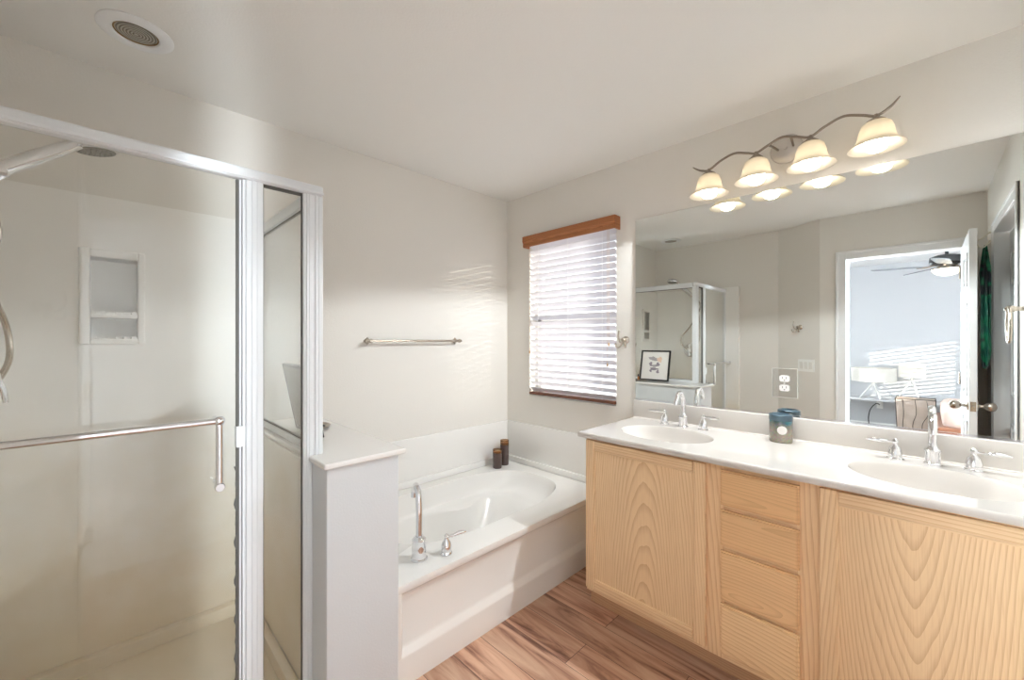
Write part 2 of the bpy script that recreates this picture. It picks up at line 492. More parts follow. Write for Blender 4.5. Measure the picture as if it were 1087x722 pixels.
def quad_grid_hole(bm_, rect, pts, z):
    """flat face ring between rectangle and the closed outline pts (same z)"""
    x0, x1, y0, y1 = rect
    cx = sum(p[0] for p in pts) / len(pts); cy = sum(p[1] for p in pts) / len(pts)
    outer = []
    for p in pts:
        dx, dy = p[0] - cx, p[1] - cy
        ts = []
        if dx > 1e-9: ts.append((x1 - cx) / dx)
        if dx < -1e-9: ts.append((x0 - cx) / dx)
        if dy > 1e-9: ts.append((y1 - cy) / dy)
        if dy < -1e-9: ts.append((y0 - cy) / dy)
        t = min(ts); outer.append([cx + dx * t, cy + dy * t])
    for c in ((x0, y0), (x0, y1), (x1, y0), (x1, y1)):
        k = min(range(len(outer)), key=lambda i: (outer[i][0] - c[0]) ** 2 + (outer[i][1] - c[1]) ** 2)
        outer[k] = list(c)
    a = [bm_.verts.new((p[0], p[1], z)) for p in outer]
    b = [bm_.verts.new((p[0], p[1], z)) for p in pts]
    n = len(pts)
    for i in range(n):
        j = (i + 1) % n
        bm_.faces.new((a[i], a[j], b[j], b[i]))

# ------------------------------------------------------------------ room constants
XW, YW, H = 2.271, 2.345, 2.44      # window wall, back wall, ceiling
XL = -0.30                          # left wall (shower)
XD = -0.088                         # door wall face
YS = -0.325                         # side wall face
TH = 0.10

# ================================================================== LARGE STRUCTURE
struct(MB().box((-0.42, -0.46, -0.05), (XW + 0.15, YW + 0.12, 0.0)).link('floor', 'floor'))
struct(MB().box((-0.42, -0.46, H), (XW + 0.15, YW + 0.12, H + 0.08)).link('ceiling', 'ceil'))
NX0, NX1, NZ0, NZ1 = -0.045, 0.092, 1.345, 1.667
struct(MB().box((-0.42, YW, 0), (NX0 - 0.006, YW + 0.1, H)).box((NX1 + 0.006, YW, 0), (XW + 0.15, YW + 0.1, H)).box((NX0 - 0.006, YW, 0), (NX1 + 0.006, YW + 0.1, NZ0 - 0.006)).box((NX0 - 0.006, YW, NZ1 + 0.006), (NX1 + 0.006, YW + 0.1, H)).link('wall_back', 'wall'))
# right wall with the window opening
WY0, WY1, WZ0, WZ1 = 1.362, 2.104, 0.925, 2.06
mb = MB()
mb.box((XW, -0.45, 0), (XW + 0.14, WY0, H))
mb.box((XW, WY1, 0), (XW + 0.14, YW, H))
mb.box((XW, WY0, 0), (XW + 0.14, WY1, WZ0))
mb.box((XW, WY0, WZ1), (XW + 0.14, WY1, H))
struct(mb.link('wall_right', 'wall'))
struct(MB().box((XL - 0.1, 1.03, 0), (XL, YW, H)).link('wall_left', 'wall'))
# slanted wall between shower wall and door wall
DP0, DP1 = Vector((XL, 1.045)), Vector((XD, 0.675))
mb = MB()
mb.prism([(XL, 1.045), (XD, 0.675), (XD - 0.1, 0.60), (XL - 0.1, 1.0)], 'z', 0, H)
struct(mb.link('wall_corner', 'wall'))
OY0, OY1, OZ = -0.21, 0.500, 2.058
mb = MB()
mb.box((XD - TH, OY1, 0), (XD, 0.675, H))
mb.box((XD - TH, OY0, OZ), (XD, OY1, H))
mb.box((XD - TH, YS - 0.12, 0), (XD, OY0, H))
struct(mb.link('wall_front', 'wall'))
# side wall with the closet opening
CX0, CX1 = 0.385, 1.31
mb = MB()
mb.box((XD, YS - 0.1, 0), (CX0, YS, H))
mb.box((CX1, YS - 0.1, 0), (XW, YS, H))
mb.box((CX0, YS - 0.1, OZ), (CX1, YS, H))
struct(mb.link('wall_side', 'wall'))

# pony wall between shower and tub + cap
PX0, PX1, PY, PZ = 0.52, 0.785, 1.400, 0.91
struct(MB().box((PX0, PY, 0), (PX1, YW, PZ), 0.004).link('wall_half', 'plaster'))
struct(MB().box((PX0 - 0.013, PY - 0.016, PZ), (PX1 + 0.024, YW, PZ + 0.02), 0.006, 3).link('trim_1', 'acrylic'), 'white ledge cap on the half wall')

# door casing and jambs: trim_2 (bath side), trim_3 (bedroom side)
def casing(mb, plane, s0, s1, ztop, face, out, w=0.072, t=0.010):
    """plane 'x' -> wall is x=const, s is y; plane 'y' -> wall is y=const, s is x"""
    def B(a0, a1, z0, z1, d):
        if plane == 'x': mb.box((face, a0, z0), (face + out * d, a1, z1), 0.003)
        else: mb.box((a0, face, z0), (a1, face + out * d, z1), 0.003)
    for a0, a1 in ((s0 - w, s0), (s1, s1 + w)):
        B(a0, a1, 0, ztop + w, t)
    B(s0, s1, ztop, ztop + w, t)
    B(s0 - w, s0 - w + 0.02, 0, ztop + w, t + 0.004)
    B(s1 + w - 0.02, s1 + w, 0, ztop + w, t + 0.004)
    B(s0 - w + 0.02, s1 + w - 0.02, ztop + w - 0.02, ztop + w, t + 0.004)
mb = MB(); casing(mb, 'x', OY0 + 0.012, OY1 - 0.012, OZ - 0.012, XD, 1)
mb.box((XD - TH - 0.012, OY1 - 0.014, 0), (XD + 0.002, OY1, OZ)); mb.box((XD - TH - 0.012, OY0, 0), (XD + 0.002, OY0 + 0.014, OZ))
mb.box((XD - TH - 0.012, OY0, OZ - 0.014), (XD + 0.002, OY1, OZ))
mb.box((XD - 0.075, OY1 - 0.026, 0), (XD - 0.045, OY1 - 0.014, OZ - 0.014))
struct(mb.link('trim_2', 'trim'), 'white casing around the bedroom doorway')
mb = MB(); casing(mb, 'y', CX0 + 0.012, CX1 - 0.012, OZ - 0.012, YS, 1)
mb.box((CX0, YS - 0.1, 0), (CX0 + 0.014, YS + 0.002, OZ)); mb.box((CX1 - 0.014, YS - 0.1, 0), (CX1, YS + 0.002, OZ))
mb.box((CX0, YS - 0.1, OZ - 0.014), (CX1, YS + 0.002, OZ))
struct(mb.link('trim_3', 'trim'), 'white casing around the closet doorway')

def panel_door(mb, u0, u1, w0, w1, plane, z0=0.012, z1=2.035):
    """six-panel slab; plane 'y': slab spans x=u0..u1, thickness y=w0..w1"""
    bv = 0.003
    mb.box((u0, w0, z0), (u1, w1, z1), bv)
    W = u1 - u0; st = 0.1
    pw = (W - 3 * st) / 2
    for k in range(2):
        a = u0 + st + k * (pw + st)
        for (p0, p1) in ((0.22, 0.82), (0.98, 1.58), (1.68, 1.90)):
            for y, s in ((w0, -1), (w1, 1)):
                # raised ring moulding and centre field
                mb.box((a, y, p0), (a + pw, y + s * 0.006, p0 + 0.016), 0.002)
                mb.box((a, y, p1 - 0.016), (a + pw, y + s * 0.006, p1), 0.002)
                mb.box((a, y, p0), (a + 0.016, y + s * 0.006, p1), 0.002)
                mb.box((a + pw - 0.016, y, p0), (a + pw, y + s * 0.006, p1), 0.002)
                mb.box((a + 0.04, y, p0 + 0.04), (a + pw - 0.04, y + s * 0.005, p1 - 0.04), 0.003)

def knob_set(parent, x, y0, y1, z, mat='nickel'):
    mb = MB()
    for y, s in ((y0, -1), (y1, 1)):
        mb.lathe([(0.030, 0), (0.030, 0.004), (0.024, 0.008), (0.011, 0.011), (0.010, 0.028), (0.014, 0.034), (0.023, 0.042), (0.0275, 0.054), (0.0275, 0.066), (0.022, 0.078), (0.010, 0.084), (0.0, 0.085)], (x, y, z), (0, s, 0), 28, cap0=True, cap1=False)
    k = mb.link('door_knob', mat, parent, smooth=True)
    return k

door = bpy.data.objects.new('door_1', None); door.location = (XD, -0.20, 0); COL.objects.link(door); struct(door, 'white panelled door standing open beside the bedroom doorway')
mb = MB(); panel_door(mb, XD + 0.006, 0.704, -0.228, -0.193, 'y'); mb.link('slab', 'trim', door)
knob_set(door, 0.645, -0.228, -0.193, 0.925)
MB().box((0.7035, -0.2235, 0.895), (0.7055, -0.1975, 0.955)).lathe([(0.008, 0), (0.008, 0.009), (0.001, 0.0095)], (0.7045, -0.2105, 0.925), (1, 0, 0), 12).link('latch_plate', 'nickel', door)
mb = MB()
for z in (0.25, 1.05, 1.85):
    mb.lathe([(0.007, -0.045), (0.007, 0.045)], (XD + 0.002, -0.187, z), (0, 0, 1), 12)
    mb.box((XD + 0.006, -0.193, z - 0.045), (XD + 0.034, -0.191, z + 0.045))
mb.link('hinge', 'nickel', door)
closet = bpy.data.objects.new('door_2', None); closet.location = (CX0, YS - 0.08, 0); COL.objects.link(closet); struct(closet, 'white panelled closet door in the side wall')
mb = MB(); panel_door(mb, CX0 + 0.016, CX1 - 0.016, YS - 0.095, YS - 0.06, 'y'); mb.link('slab', 'trim', closet)

# window frame, glass
win = bpy.data.objects.new('window_1', None); win.location = (XW + 0.11, (WY0 + WY1) / 2, WZ0); COL.objects.link(win); struct(win, 'white framed window behind the blind')
mb = MB(); f0 = XW + 0.09; f1 = XW + 0.135
for (a, b, c, d) in ((WY0, WY0 + 0.045, WZ0, WZ1), (WY1 - 0.045, WY1, WZ0, WZ1), (WY0, WY1, WZ0, WZ0 + 0.045), (WY0, WY1, WZ1 - 0.045, WZ1), (WY0, WY1, 1.47, 1.51)):
    mb.box((f0, a, c), (f1, b, d), 0.004)
mb.link('window_frame', 'plastic', win)
MB().box((f0 + 0.02, WY0 + 0.03, WZ0 + 0.03), (f0 + 0.024, WY1 - 0.03, WZ1 - 0.03)).link('window_pane', 'glass', win)

# bedroom shell beyond the doorway
BX, BY0, BY1 = -3.5, -2.2, 2.6
struct(MB().box((BX - 0.1, BY0 - 0.1, -0.05), (-0.42, BY1 + 0.1, 0.0)).box((-0.42, BY0 - 0.1, -0.05), (XD - TH, -0.46, 0)).link('floor_bedroom', 'carpet'))
struct(MB().box((BX - 0.1, BY0 - 0.1, H), (-0.42, BY1 + 0.1, H + 0.08)).box((-0.42, BY0 - 0.1, H), (XD - TH, -0.46, H + 0.08)).link('ceiling_bedroom', 'trim'))
mb = MB()
UY0, UY1, UZ0, UZ1 = 1.0, 2.2, 0.6, 2.1  # opening for the added far-wall window
mb.box((BX - 0.1, BY0, 0), (BX, UY0, H)); mb.box((BX - 0.1, UY1, 0), (BX, BY1, H)); mb.box((BX - 0.1, UY0, 0), (BX, UY1, UZ0)); mb.box((BX - 0.1, UY0, UZ1), (BX, UY1, H))
struct(mb.link('wall_bedroom_far', 'bedwall'))
added_win4 = bpy.data.objects.new('added_window_4', None); added_win4.location = (BX - 0.08, 1.6, UZ0); COL.objects.link(added_win4); struct(added_win4)  # unseen window, added only to let the vanity fill in
mb = MB()
for (a, b, c, d) in ((UY0, UY0 + 0.04, UZ0, UZ1), (UY1 - 0.04, UY1, UZ0, UZ1), (UY0, UY1, UZ0, UZ0 + 0.04), (UY0, UY1, UZ1 - 0.04, UZ1)):
    mb.box((BX - 0.09, a, c), (BX - 0.05, b, d))
mb.link('window_frame', 'plastic', added_win4)
struct(MB().box((BX, BY1, 0), (-0.44, BY1 + 0.1, H)).link('wall_bedroom_left', 'bedwall'))
mb = MB()
mb.box((XD - TH - 0.02, OY1 + 0.001, 0), (XD - TH, 0.62, H)); mb.box((-0.44, 0.60, 0), (XD - TH - 0.02, 0.62, H)); mb.box((-0.46, 0.60, 0), (-0.44, BY1, H)); mb.box((XD - TH - 0.02, BY0, 0), (XD - TH, OY0 - 0.001, H)); mb.box((XD - TH - 0.02, OY0, OZ), (XD - TH, OY1, H))
struct(mb.link('wall_bedroom_near', 'bedwall'))
# bedroom window (sun comes through its blind)
QX0, QX1, QZ0, QZ1 = -2.75, -1.32, 1.02, 1.80
RX0, RX1, RZ0, RZ1 = -0.97, -0.20, 0.35, 2.15  # second opening, for the added unblinded window
mb = MB()
mb.box((BX, BY0 - 0.1, 0), (QX0, BY0, H)); mb.box((QX1, BY0 - 0.1, 0), (RX0, BY0, H)); mb.box((RX1, BY0 - 0.1, 0), (XD - TH, BY0, H)); mb.box((RX0, BY0 - 0.1, 0), (RX1, BY0, RZ0)); mb.box((RX0, BY0 - 0.1, RZ1), (RX1, BY0, H))
mb.box((QX0, BY0 - 0.1, 0), (QX1, BY0, QZ0)); mb.box((QX0, BY0 - 0.1, QZ1), (QX1, BY0, H))
struct(mb.link('wall_bedroom_right', 'bedwall'))
struct(MB().box((BX, BY0, 0), (BX + 0.014, BY1, 0.13), 0.003).link('baseboard_bedroom', 'trim'))
win2 = bpy.data.objects.new('window_2', None); win2.location = ((QX0 + QX1) / 2, BY0 - 0.08, QZ0); COL.objects.link(win2); struct(win2)
mb = MB()
for (a, b, c, d) in ((QX0, QX0 + 0.03, QZ0, QZ1), (QX1 - 0.03, QX1, QZ0, QZ1), (QX0, QX1, QZ0, QZ0 + 0.03), (QX0, QX1, QZ1 - 0.03, QZ1)):
    mb.box((a, BY0 - 0.09, c), (b, BY0 - 0.05, d))
mb.box((-2.06, BY0 - 0.09, QZ0), (-2.02, BY0 - 0.05, QZ1))
mb.link('window_frame', 'plastic', win2)
mb = MB()
added_win3 = bpy.data.objects.new('added_window_3', None); added_win3.location = ((RX0 + RX1) / 2, BY0 - 0.08, RZ0); COL.objects.link(added_win3); struct(added_win3)  # unseen window, added so the doorway fill can enter
fr3 = MB()
for (a, b, c, d) in ((RX0, RX0 + 0.04, RZ0, RZ1), (RX1 - 0.04, RX1, RZ0, RZ1), (RX0, RX1, RZ0, RZ0 + 0.04), (RX0, RX1, RZ1 - 0.04, RZ1)):
    fr3.box((a, BY0 - 0.09, c), (b, BY0 - 0.05, d))
fr3.link('window_frame', 'plastic', added_win3)
nS = 14
for i in range(nS):
    z = QZ0 + 0.03 + (QZ1 - QZ0 - 0.06) * (i + 0.5) / nS
    mb.obox(((QX0 + QX1) / 2, BY0 - 0.025, z), (QX1 - QX0 - 0.01, 0.040, 0.003), Matrix.Rotation(math.radians(26), 3, 'X'))
mb.link('window_slat', 'plastic', win2)

# ================================================================== SHOWER
SF = 1.530        # front plane of the enclosure
SX = -0.27        # face of the left surround
ST = 1.913        # surround top
SB = YW - 0.03    # back surround face
sur = thing('shower_surround', (0.12, 1.93, 0), 'aged off-white moulded shower wall lining and pan, stained tan near the bottom', 'shower surround')
mb = MB()
# back panel built around the niche
mb.box((XL, SB, 0.10), (NX0, YW - 0.001, ST), 0.0)
mb.box((NX1, SB, 0.10), (PX0, YW - 0.001, ST), 0.0)
mb.box((NX0, SB, 0.10), (NX1, YW - 0.001, NZ0), 0.0)
mb.box((NX0, SB, NZ1), (NX1, YW - 0.001, ST), 0.0)
mb.box((-0.04, SB - 0.005, 0.385), (PX0 - 0.02, SB, 1.33)); mb.box((0.11, SB - 0.005, 1.33), (PX0 - 0.02, SB, 1.695)); mb.box((-0.04, SB - 0.005, 1.695), (PX0 - 0.02, SB, ST))
mb.link('back_panel', 'surround', sur)
MB().box((XL + 0.001, 1.40, 0.10), (SX, SB, ST), 0.003).link('side_panel', 'surround', sur)
MB().box((PX0 - 0.02, 1.60, 0.10), (PX0 - 0.001, SB, PZ), 0.003).link('side_panel', 'surround', sur)
mb = MB()
mb.box((SX - 0.029, 1.45, 0.0), (PX0 - 0.002, SB, 0.05), 0.0)
mb.box((SX, 1.45, 0.0), (PX0 - 0.002, 1.60, 0.11), 0.012)                                # curb
mb.box((SX, 2.275, 0.04), (PX0 - 0.02, SB + 0.004, 0.105), 0.010)
mb.box((SX, 1.55, 0.04), (SX + 0.035, SB, 0.105), 0.010)
mb.box((PX0 - 0.055, 1.55, 0.04), (PX0 - 0.019, SB, 0.105), 0.010)
mb.link('shower_pan', 'surround', sur, smooth=True, angle=30)
# moulded niche with ribbed shelves
nf = MB()
f = SB - 0.018
for a, b, c, d in ((-0.078, NX0, 1.322, 1.702), (NX1, 0.116, 1.322, 1.702), (NX0 - 0.002, NX1 + 0.002, 1.322, NZ0), (NX0 - 0.002, NX1 + 0.002, NZ1, 1.702)):
    nf.box((a, f, c), (b, SB + 0.002, d), 0.007, 3)
NB = YW + 0.060
nf.box((NX0 - 0.005, NB, NZ0 - 0.005), (NX1 + 0.005, NB + 0.004, NZ1 + 0.005))
nf.box((NX0 - 0.005, f + 0.008, NZ0 - 0.005), (NX0, NB, NZ1 + 0.005)); nf.box((NX1, f + 0.008, NZ0 - 0.005), (NX1 + 0.005, NB, NZ1 + 0.005))
nf.box((NX0, f + 0.008, NZ0 - 0.005), (NX1, NB, NZ0)); nf.box((NX0, f + 0.008, NZ1), (NX1, NB, NZ1 + 0.005))
nf.box((NX0, f + 0.004, 1.428), (NX1, NB, 1.446), 0.004)
for zs in (1.446, NZ0):
    for i in range(6):
        xx = NX0 + 0.010 + (NX1 - NX0 - 0.02) * i / 5
        nf.tube([(xx, f + 0.003, zs + 0.002), (xx, NB - 0.001, zs + 0.002)], 0.009, n=10, smooth=False)
nf.link('soap_niche', 'surround', sur, smooth=True, angle=35)

# enclosure frame
enc = thing('shower_enclosure', (0.12, SF, 0.11), 'white framed glass shower enclosure with door, narrow side light and return panel', 'shower enclosure')
HB, HT = 1.855, 1.892
def post(mb, x0, x1, y0, y1, z0, z1):
    mb.box((x0, y0, z0), (x1, y1, z1), 0.003)
    # fluted face
    w = (x1 - x0)
    mb.box((x0 + w * 0.30, y0 - 0.004, z0), (x0 + w * 0.52, y0 + 0.001, z1), 0.0015)
    mb.box((x0 + w * 0.62, y0 - 0.002, z0), (x0 + w * 0.95, y0 + 0.001, z1), 0.001)
mb = MB()
mb.box((SX, SF - 0.006, HB), (0.556, SF + 0.032, HT), 0.008, 3)
mb.box((SX, SF - 0.010, HB + 0.004), (0.556, SF, HB + 0.014), 0.003)
mb.link('header_rail', 'frame', enc, smooth=True, angle=30)
mb = MB(); post(mb, 0.318, 0.367, SF, SF + 0.03, 0.11, HB); mb.link('post', 'frame', enc)
mb = MB()
post(mb, 0.489, 0.520, SF, SF + 0.03, 0.0, HB)
post(mb, 0.516, 0.556, SF, SF + 0.036, PZ + 0.02, HB)
mb.link('corner_post', 'frame', enc)
mb = MB(); mb.box((SX, SF, 0.11), (SX + 0.02, SF + 0.03, HB), 0.002); mb.link('wall_jamb', 'frame', enc)
MB().box((SX, SF - 0.004, 0.108), (0.489, SF + 0.035, 0.138), 0.005).link('sill_rail', 'frame', enc)
# return panel along the half wall
mb = MB(); mb.box((0.525, SF + 0.034, HB - 0.012), (0.553, YW - 0.002, HT - 0.002), 0.005); mb.link('return_header', 'frame', enc)
mb = MB(); mb.box((0.526, SF + 0.034, PZ + 0.02), (0.552, YW - 0.002, PZ + 0.046), 0.004)
mb.link('return_sill', 'frame', enc)
mb = MB(); mb.box((0.526, YW - 0.022, PZ + 0.046), (0.552, YW - 0.002, HB - 0.01), 0.003); mb.link('return_jamb', 'frame', enc)
p = MB().box((0.537, SF + 0.034, PZ + 0.045), (0.542, YW - 0.02, HB - 0.01)).link('return_pane', 'sglass', enc)
for z in (PZ + 0.0475, HB - 0.0145): MB().box((0.5345, SF + 0.036, z - 0.002), (0.5445, YW - 0.022, z + 0.003)).link('gasket', 'gasket', p)
p = MB().box((0.366, SF + 0.012, 0.135), (0.490, SF + 0.017, HB)).link('side_pane', 'sglass', enc)
g = MB()
g.box((0.367, SF + 0.008, 0.135), (0.3695, SF + 0.02, HB)); g.box((0.4865, SF + 0.008, 0.135), (0.489, SF + 0.02, HB)); g.box((0.367, SF + 0.008, HB - 0.008), (0.489, SF + 0.02, HB))
g.link('gasket', 'gasket', p)
# swinging door
dr = MB().box((SX + 0.02, SF + 0.010, 0.145), (0.306, SF + 0.016, HB - 0.003)).link('door_pane', 'sglass', enc)
g = MB()
g.box((0.2925, SF + 0.006, 0.145), (0.300, SF + 0.020, HB - 0.004), 0.001)
g.link('door_gasket', 'gasket', dr)
g = MB()
g.box((0.3005, SF + 0.005, 0.145), (0.3055, SF + 0.021, HB - 0.004), 0.001); g.box((0.3085, SF + 0.002, 0.145), (0.3165, SF + 0.026, HB - 0.002), 0.001)
g.link('magnet_strip', 'frame', dr)
# clear wavy sweep torn loose along the lower edge
g = MB()
prev = []
rs = []
for i in range(60):
    z = 0.16 + (0.94 - 0.16) * i / 59
    dx = 0.003 * math.sin(i * 1.35) + 0.002 * math.sin(i * 0.7 + 1)
    rs.append([(0.290 + dx, SF + 0.003, z), (0.2925, SF + 0.003, z), (0.2925, SF + 0.006, z), (0.290 + dx, SF + 0.006, z)])
g.rings(rs); g.link('edge_seal', 'gasket', dr, smooth=True)
MB().box((0.291, SF - 0.004, 1.0), (0.3155, SF + 0.024, 1.066), 0.002).link('catch', 'frame', dr)
# towel bar handle on the door
g = MB()
yb = SF - 0.058
g.tube([(SX + 0.06, yb, 1.10), (0.238, yb, 1.10)], 0.0095, n=16, smooth=False)
g.sphere((0.238, yb, 1.10), 0.0145, 18)
g.tube([(0.238, yb, 1.10), (0.238, SF + 0.010, 1.10)], 0.008, n=14, smooth=False)
g.tube([(SX + 0.06, yb, 1.10), (SX + 0.06, SF + 0.010, 1.10)], 0.008, n=14, smooth=False)
g.sphere((SX + 0.06, yb, 1.10), 0.0145, 18)
g.tube([(0.238, yb, 1.10), (0.238, yb + 0.001, 0.912)], 0.0095, n=14, smooth=False)
g.lathe([(0.011, -0.006), (0.013, 0.0), (0.013, 0.012), (0.006, 0.014)], (0.238, yb - 0.008, 0.905), (0, 1, 0), 20)
g.tube([(0.238, yb, 0.905), (0.238, SF + 0.010, 0.905)], 0.007, n=14, smooth=False)
g.link('towel_bar', 'chrome', dr, smooth=True)

# shower arm + handheld head + hose, mixer
hs = thing('handheld_shower', (XL, 1.86, 1.88), 'chrome handheld shower head clipped to its wall arm above the shower', 'shower head')
mb = MB()
mb.lathe([(0.030, 0), (0.030, 0.004), (0.016, 0.012), (0.011, 0.014)], (XL, 1.84, 1.965), (1, 0, 0), 24)
mb.tube([(XL, 1.84, 1.965), (XL + 0.025, 1.84, 1.965), (XL + 0.045, 1.84, 1.94), (XL + 0.055, 1.84, 1.89)], 0.0105, n=14)
mb.tube([(XL + 0.055, 1.84, 1.895), (XL + 0.058, 1.838, 1.80)], 0.017, n=14, smooth=False)
mb.link('shower_arm', 'chrome', hs, smooth=True)
A = Vector((-0.232, 1.838, 1.808)); B = Vector((-0.065, 1.985, 1.995))
d = (B - A)
mb = MB()
mb.tube([A - d * 0.22, A - d * 0.05, A + d * 0.1, A + d * 0.4, A + d * 0.7, B - d * 0.02, B + Vector((0.02, 0.012, 0.012))], [0.012, 0.016, 0.021, 0.023, 0.021, 0.017, 0.014], n=18)
mb.obox(A + d * 0.02, (0.05, 0.045, 0.05), d.to_track_quat('Z', 'Y').to_matrix(), 0.010)
mb.link('handle', 'chrome', hs, smooth=True)
hd = MB()
HC = Vector((-0.028, 2.015, 2.0)); ax = Vector((0.16, 0.05, -1)).normalized()
hd.lathe([(0.014, -0.034), (0.034, -0.026), (0.056, -0.012), (0.062, 0.0), (0.060, 0.008), (0.054, 0.010)], HC, ax, 36)
hd = hd.link('spray_head', 'chrome', hs, smooth=True)
fz = MB()
fz.lathe([(0.053, 0.0095), (0.050, 0.013), (0.001, 0.014)], HC, ax, 36)
q = Vector((0, 0, 1)).rotation_difference(ax)
for ring, cnt in ((0.013, 6), (0.027, 12), (0.040, 18)):
    for i in range(cnt):
        an = 2 * PI * i / cnt
        fz.sphere(HC + q @ Vector((ring * math.cos(an), ring * math.sin(an), 0.014)), 0.0028, 8)
fz.link('spray_face', simple('grey_spray_face', (122, 122, 114), 0.35, var=0.5, vscale=60), hd, smooth=True)
mb = MB()
st = A - d * 0.22
mb.tube([st, st + Vector((0.0, 0.0, -0.08)), (-0.242, 1.90, 1.50), (-0.218, 1.985, 1.38), (-0.212, 1.975, 1.28), (-0.232, 1.90, 1.215), (-0.248, 1.83, 1.25), (-0.250, 1.80, 1.45), (-0.250, 1.82, 1.70), (XL + 0.056, 1.838, 1.80)], 0.008, n=12, sub=10)
mb.link('hose', 'nickel', hs, smooth=True)
mx_ = thing('shower_mixer', (SX, 1.907, 1.22), 'round chrome shower mixer plate with lever, below the handheld shower', 'shower valve')
MB().lathe([(0.078, 0), (0.078, 0.004), (0.070, 0.010), (0.045, 0.014), (0.040, 0.016)], (SX, 1.907, 1.22), (1, 0, 0), 40).link('escutcheon', 'chrome', mx_, smooth=True)
MB().lathe([(0.030, 0.014), (0.030, 0.040), (0.026, 0.050), (0.001, 0.052)], (SX, 1.907, 1.22), (1, 0, 0), 28).tube([(SX + 0.045, 1.907, 1.22), (SX + 0.055, 1.907, 1.19), (SX + 0.06, 1.907, 1.155)], [0.010, 0.008, 0.006], n=12).link('lever', 'chrome', mx_, smooth=True)

# ================================================================== BATHTUB
TF = 1.413; RZ = 0.396; TX0, TX1 = PX1 + 0.001, XW - 0.001
tub = thing('bathtub', ((TX0 + TX1) / 2, 1.88, 0), 'white drop-in garden bathtub with moulded armrests between half wall and window wall', 'bathtub')
def tub_outline(s):
    """s 0 = rim, 1 = floor. returns (pts, z)"""
    n = 128
    cx, cy = 1.53, 1.905
    L0 = 0.595; W0 = 0.335
    left = cx - L0 + 0.10 * s ** 0.7
    right = cx + L0 + 0.015 - 0.50 * s ** 1.15
    mx_c = (left + right) / 2; hl = (right - left) / 2
    hw = W0 - 0.085 * s
    pts = []
    for i in range(n):
        a = 2 * PI * i / n
        ca, sa = math.cos(a), math.sin(a)
        e = 2 / 3.3
        x = mx_c + hl * math.copysign(abs(ca) ** e, ca)
        wloc = hw
        # headrest narrower than the hip, armrests pinch lower down
        t = (x - (cx - L0)) / (2 * L0)
        k_ = min(1, max(0, (s - 0.26) / 0.12)); k_ = k_ * k_ * (3 - 2 * k_)
        pinch = 0.12 * math.exp(-((t - 0.60) / 0.15) ** 2) * k_ * (1 - max(0, (s - 0.6)) / 0.4 * 0.5)
        head = 0.035 * max(0, t - 0.72) / 0.28
        y = cy + (wloc - pinch - head) * math.copysign(abs(sa) ** e, sa)
        pts.append((x, y))
    return pts
mb = MB()
o0 = tub_outline(0.0)
quad_grid_hole(mb.bm, (TX0, TX1, TF, YW - 0.002), o0, RZ)
prof = [(0.0, 0.0), (0.012, -0.004), (0.03, -0.014), (0.06, -0.04), (0.12, -0.085), (0.20, -0.115), (0.26, -0.126), (0.29, -0.129), (0.32, -0.132), (0.35, -0.136), (0.38, -0.142), (0.42, -0.158), (0.48, -0.185), (0.56, -0.225), (0.68, -0.285), (0.80, -0.325), (0.90, -0.348), (1.0, -0.36)]
rs = []
for s, dz in prof:
    rs.append([(x, y, RZ + dz) for x, y in tub_outline(s)])
last = rs[-1]
cxm = sum(p[0] for p in last) / len(last); cym = sum(p[1] for p in last) / len(last)
for kf in (0.9, 0.6, 0.25):
    rs.append([(cxm + (p[0] - cxm) * kf, cym + (p[1] - cym) * kf, RZ - 0.366) for p in last])
mb.rings(rs, cap0=False)
bmesh.ops.remove_doubles(mb.bm, verts=mb.bm.verts[:], dist=0.0002)
mb.link('tub_basin', 'acrylic', tub, smooth=True, angle=50)
mb = MB()
# apron: rim lip, recessed field, left border, projecting foot with sloped top
prf = [(TF, RZ), (TF - 0.001, RZ - 0.004), (TF - 0.001, RZ - 0.028), (TF + 0.003, RZ - 0.036), (TF + 0.020, RZ - 0.046), (TF + 0.022, RZ - 0.06), (TF + 0.024, 0.150), (TF + 0.018, 0.136), (TF + 0.002, 0.118), (TF, 0.110), (TF, 0.0), (TF + 0.05, 0.0), (TF + 0.05, RZ - 0.05), (TF + 0.05, RZ - 0.001)]
mb.prism(prf, 'x', TX0, TX1)
mb.prism([(TX0, TF), (TX0 + 0.018, TF), (TX0 + 0.035, TF + 0.023), (TX0, TF + 0.04)], 'z', 0.1102, RZ - 0.03)
mb.link('apron', 'acrylic', tub, smooth=True, angle=60)
# wall splash with ledge
sp = thing('tub_splash', (XW, YW, RZ), 'white splash panel along back and window wall above the bathtub', 'splash panel')
mb = MB()
mb.box((PX1 + 0.001, YW - 0.016, RZ + 0.001), (XW - 0.001, YW - 0.001, 0.706), 0.005)
mb.box((PX1 + 0.001, YW - 0.030, RZ + 0.001), (XW - 0.03, YW - 0.012, RZ + 0.045), 0.006)
mb.link('back_strip', 'acrylic', sp, smooth=True, angle=35)
mb = MB()
mb.box((XW - 0.016, 1.243, RZ + 0.001), (XW - 0.001, YW - 0.016, 0.706), 0.005)
mb.box((XW - 0.030, TF, RZ + 0.001), (XW - 0.012, YW - 0.016, RZ + 0.045), 0.006)
mb.link('side_strip', 'acrylic', sp, smooth=True, angle=35)

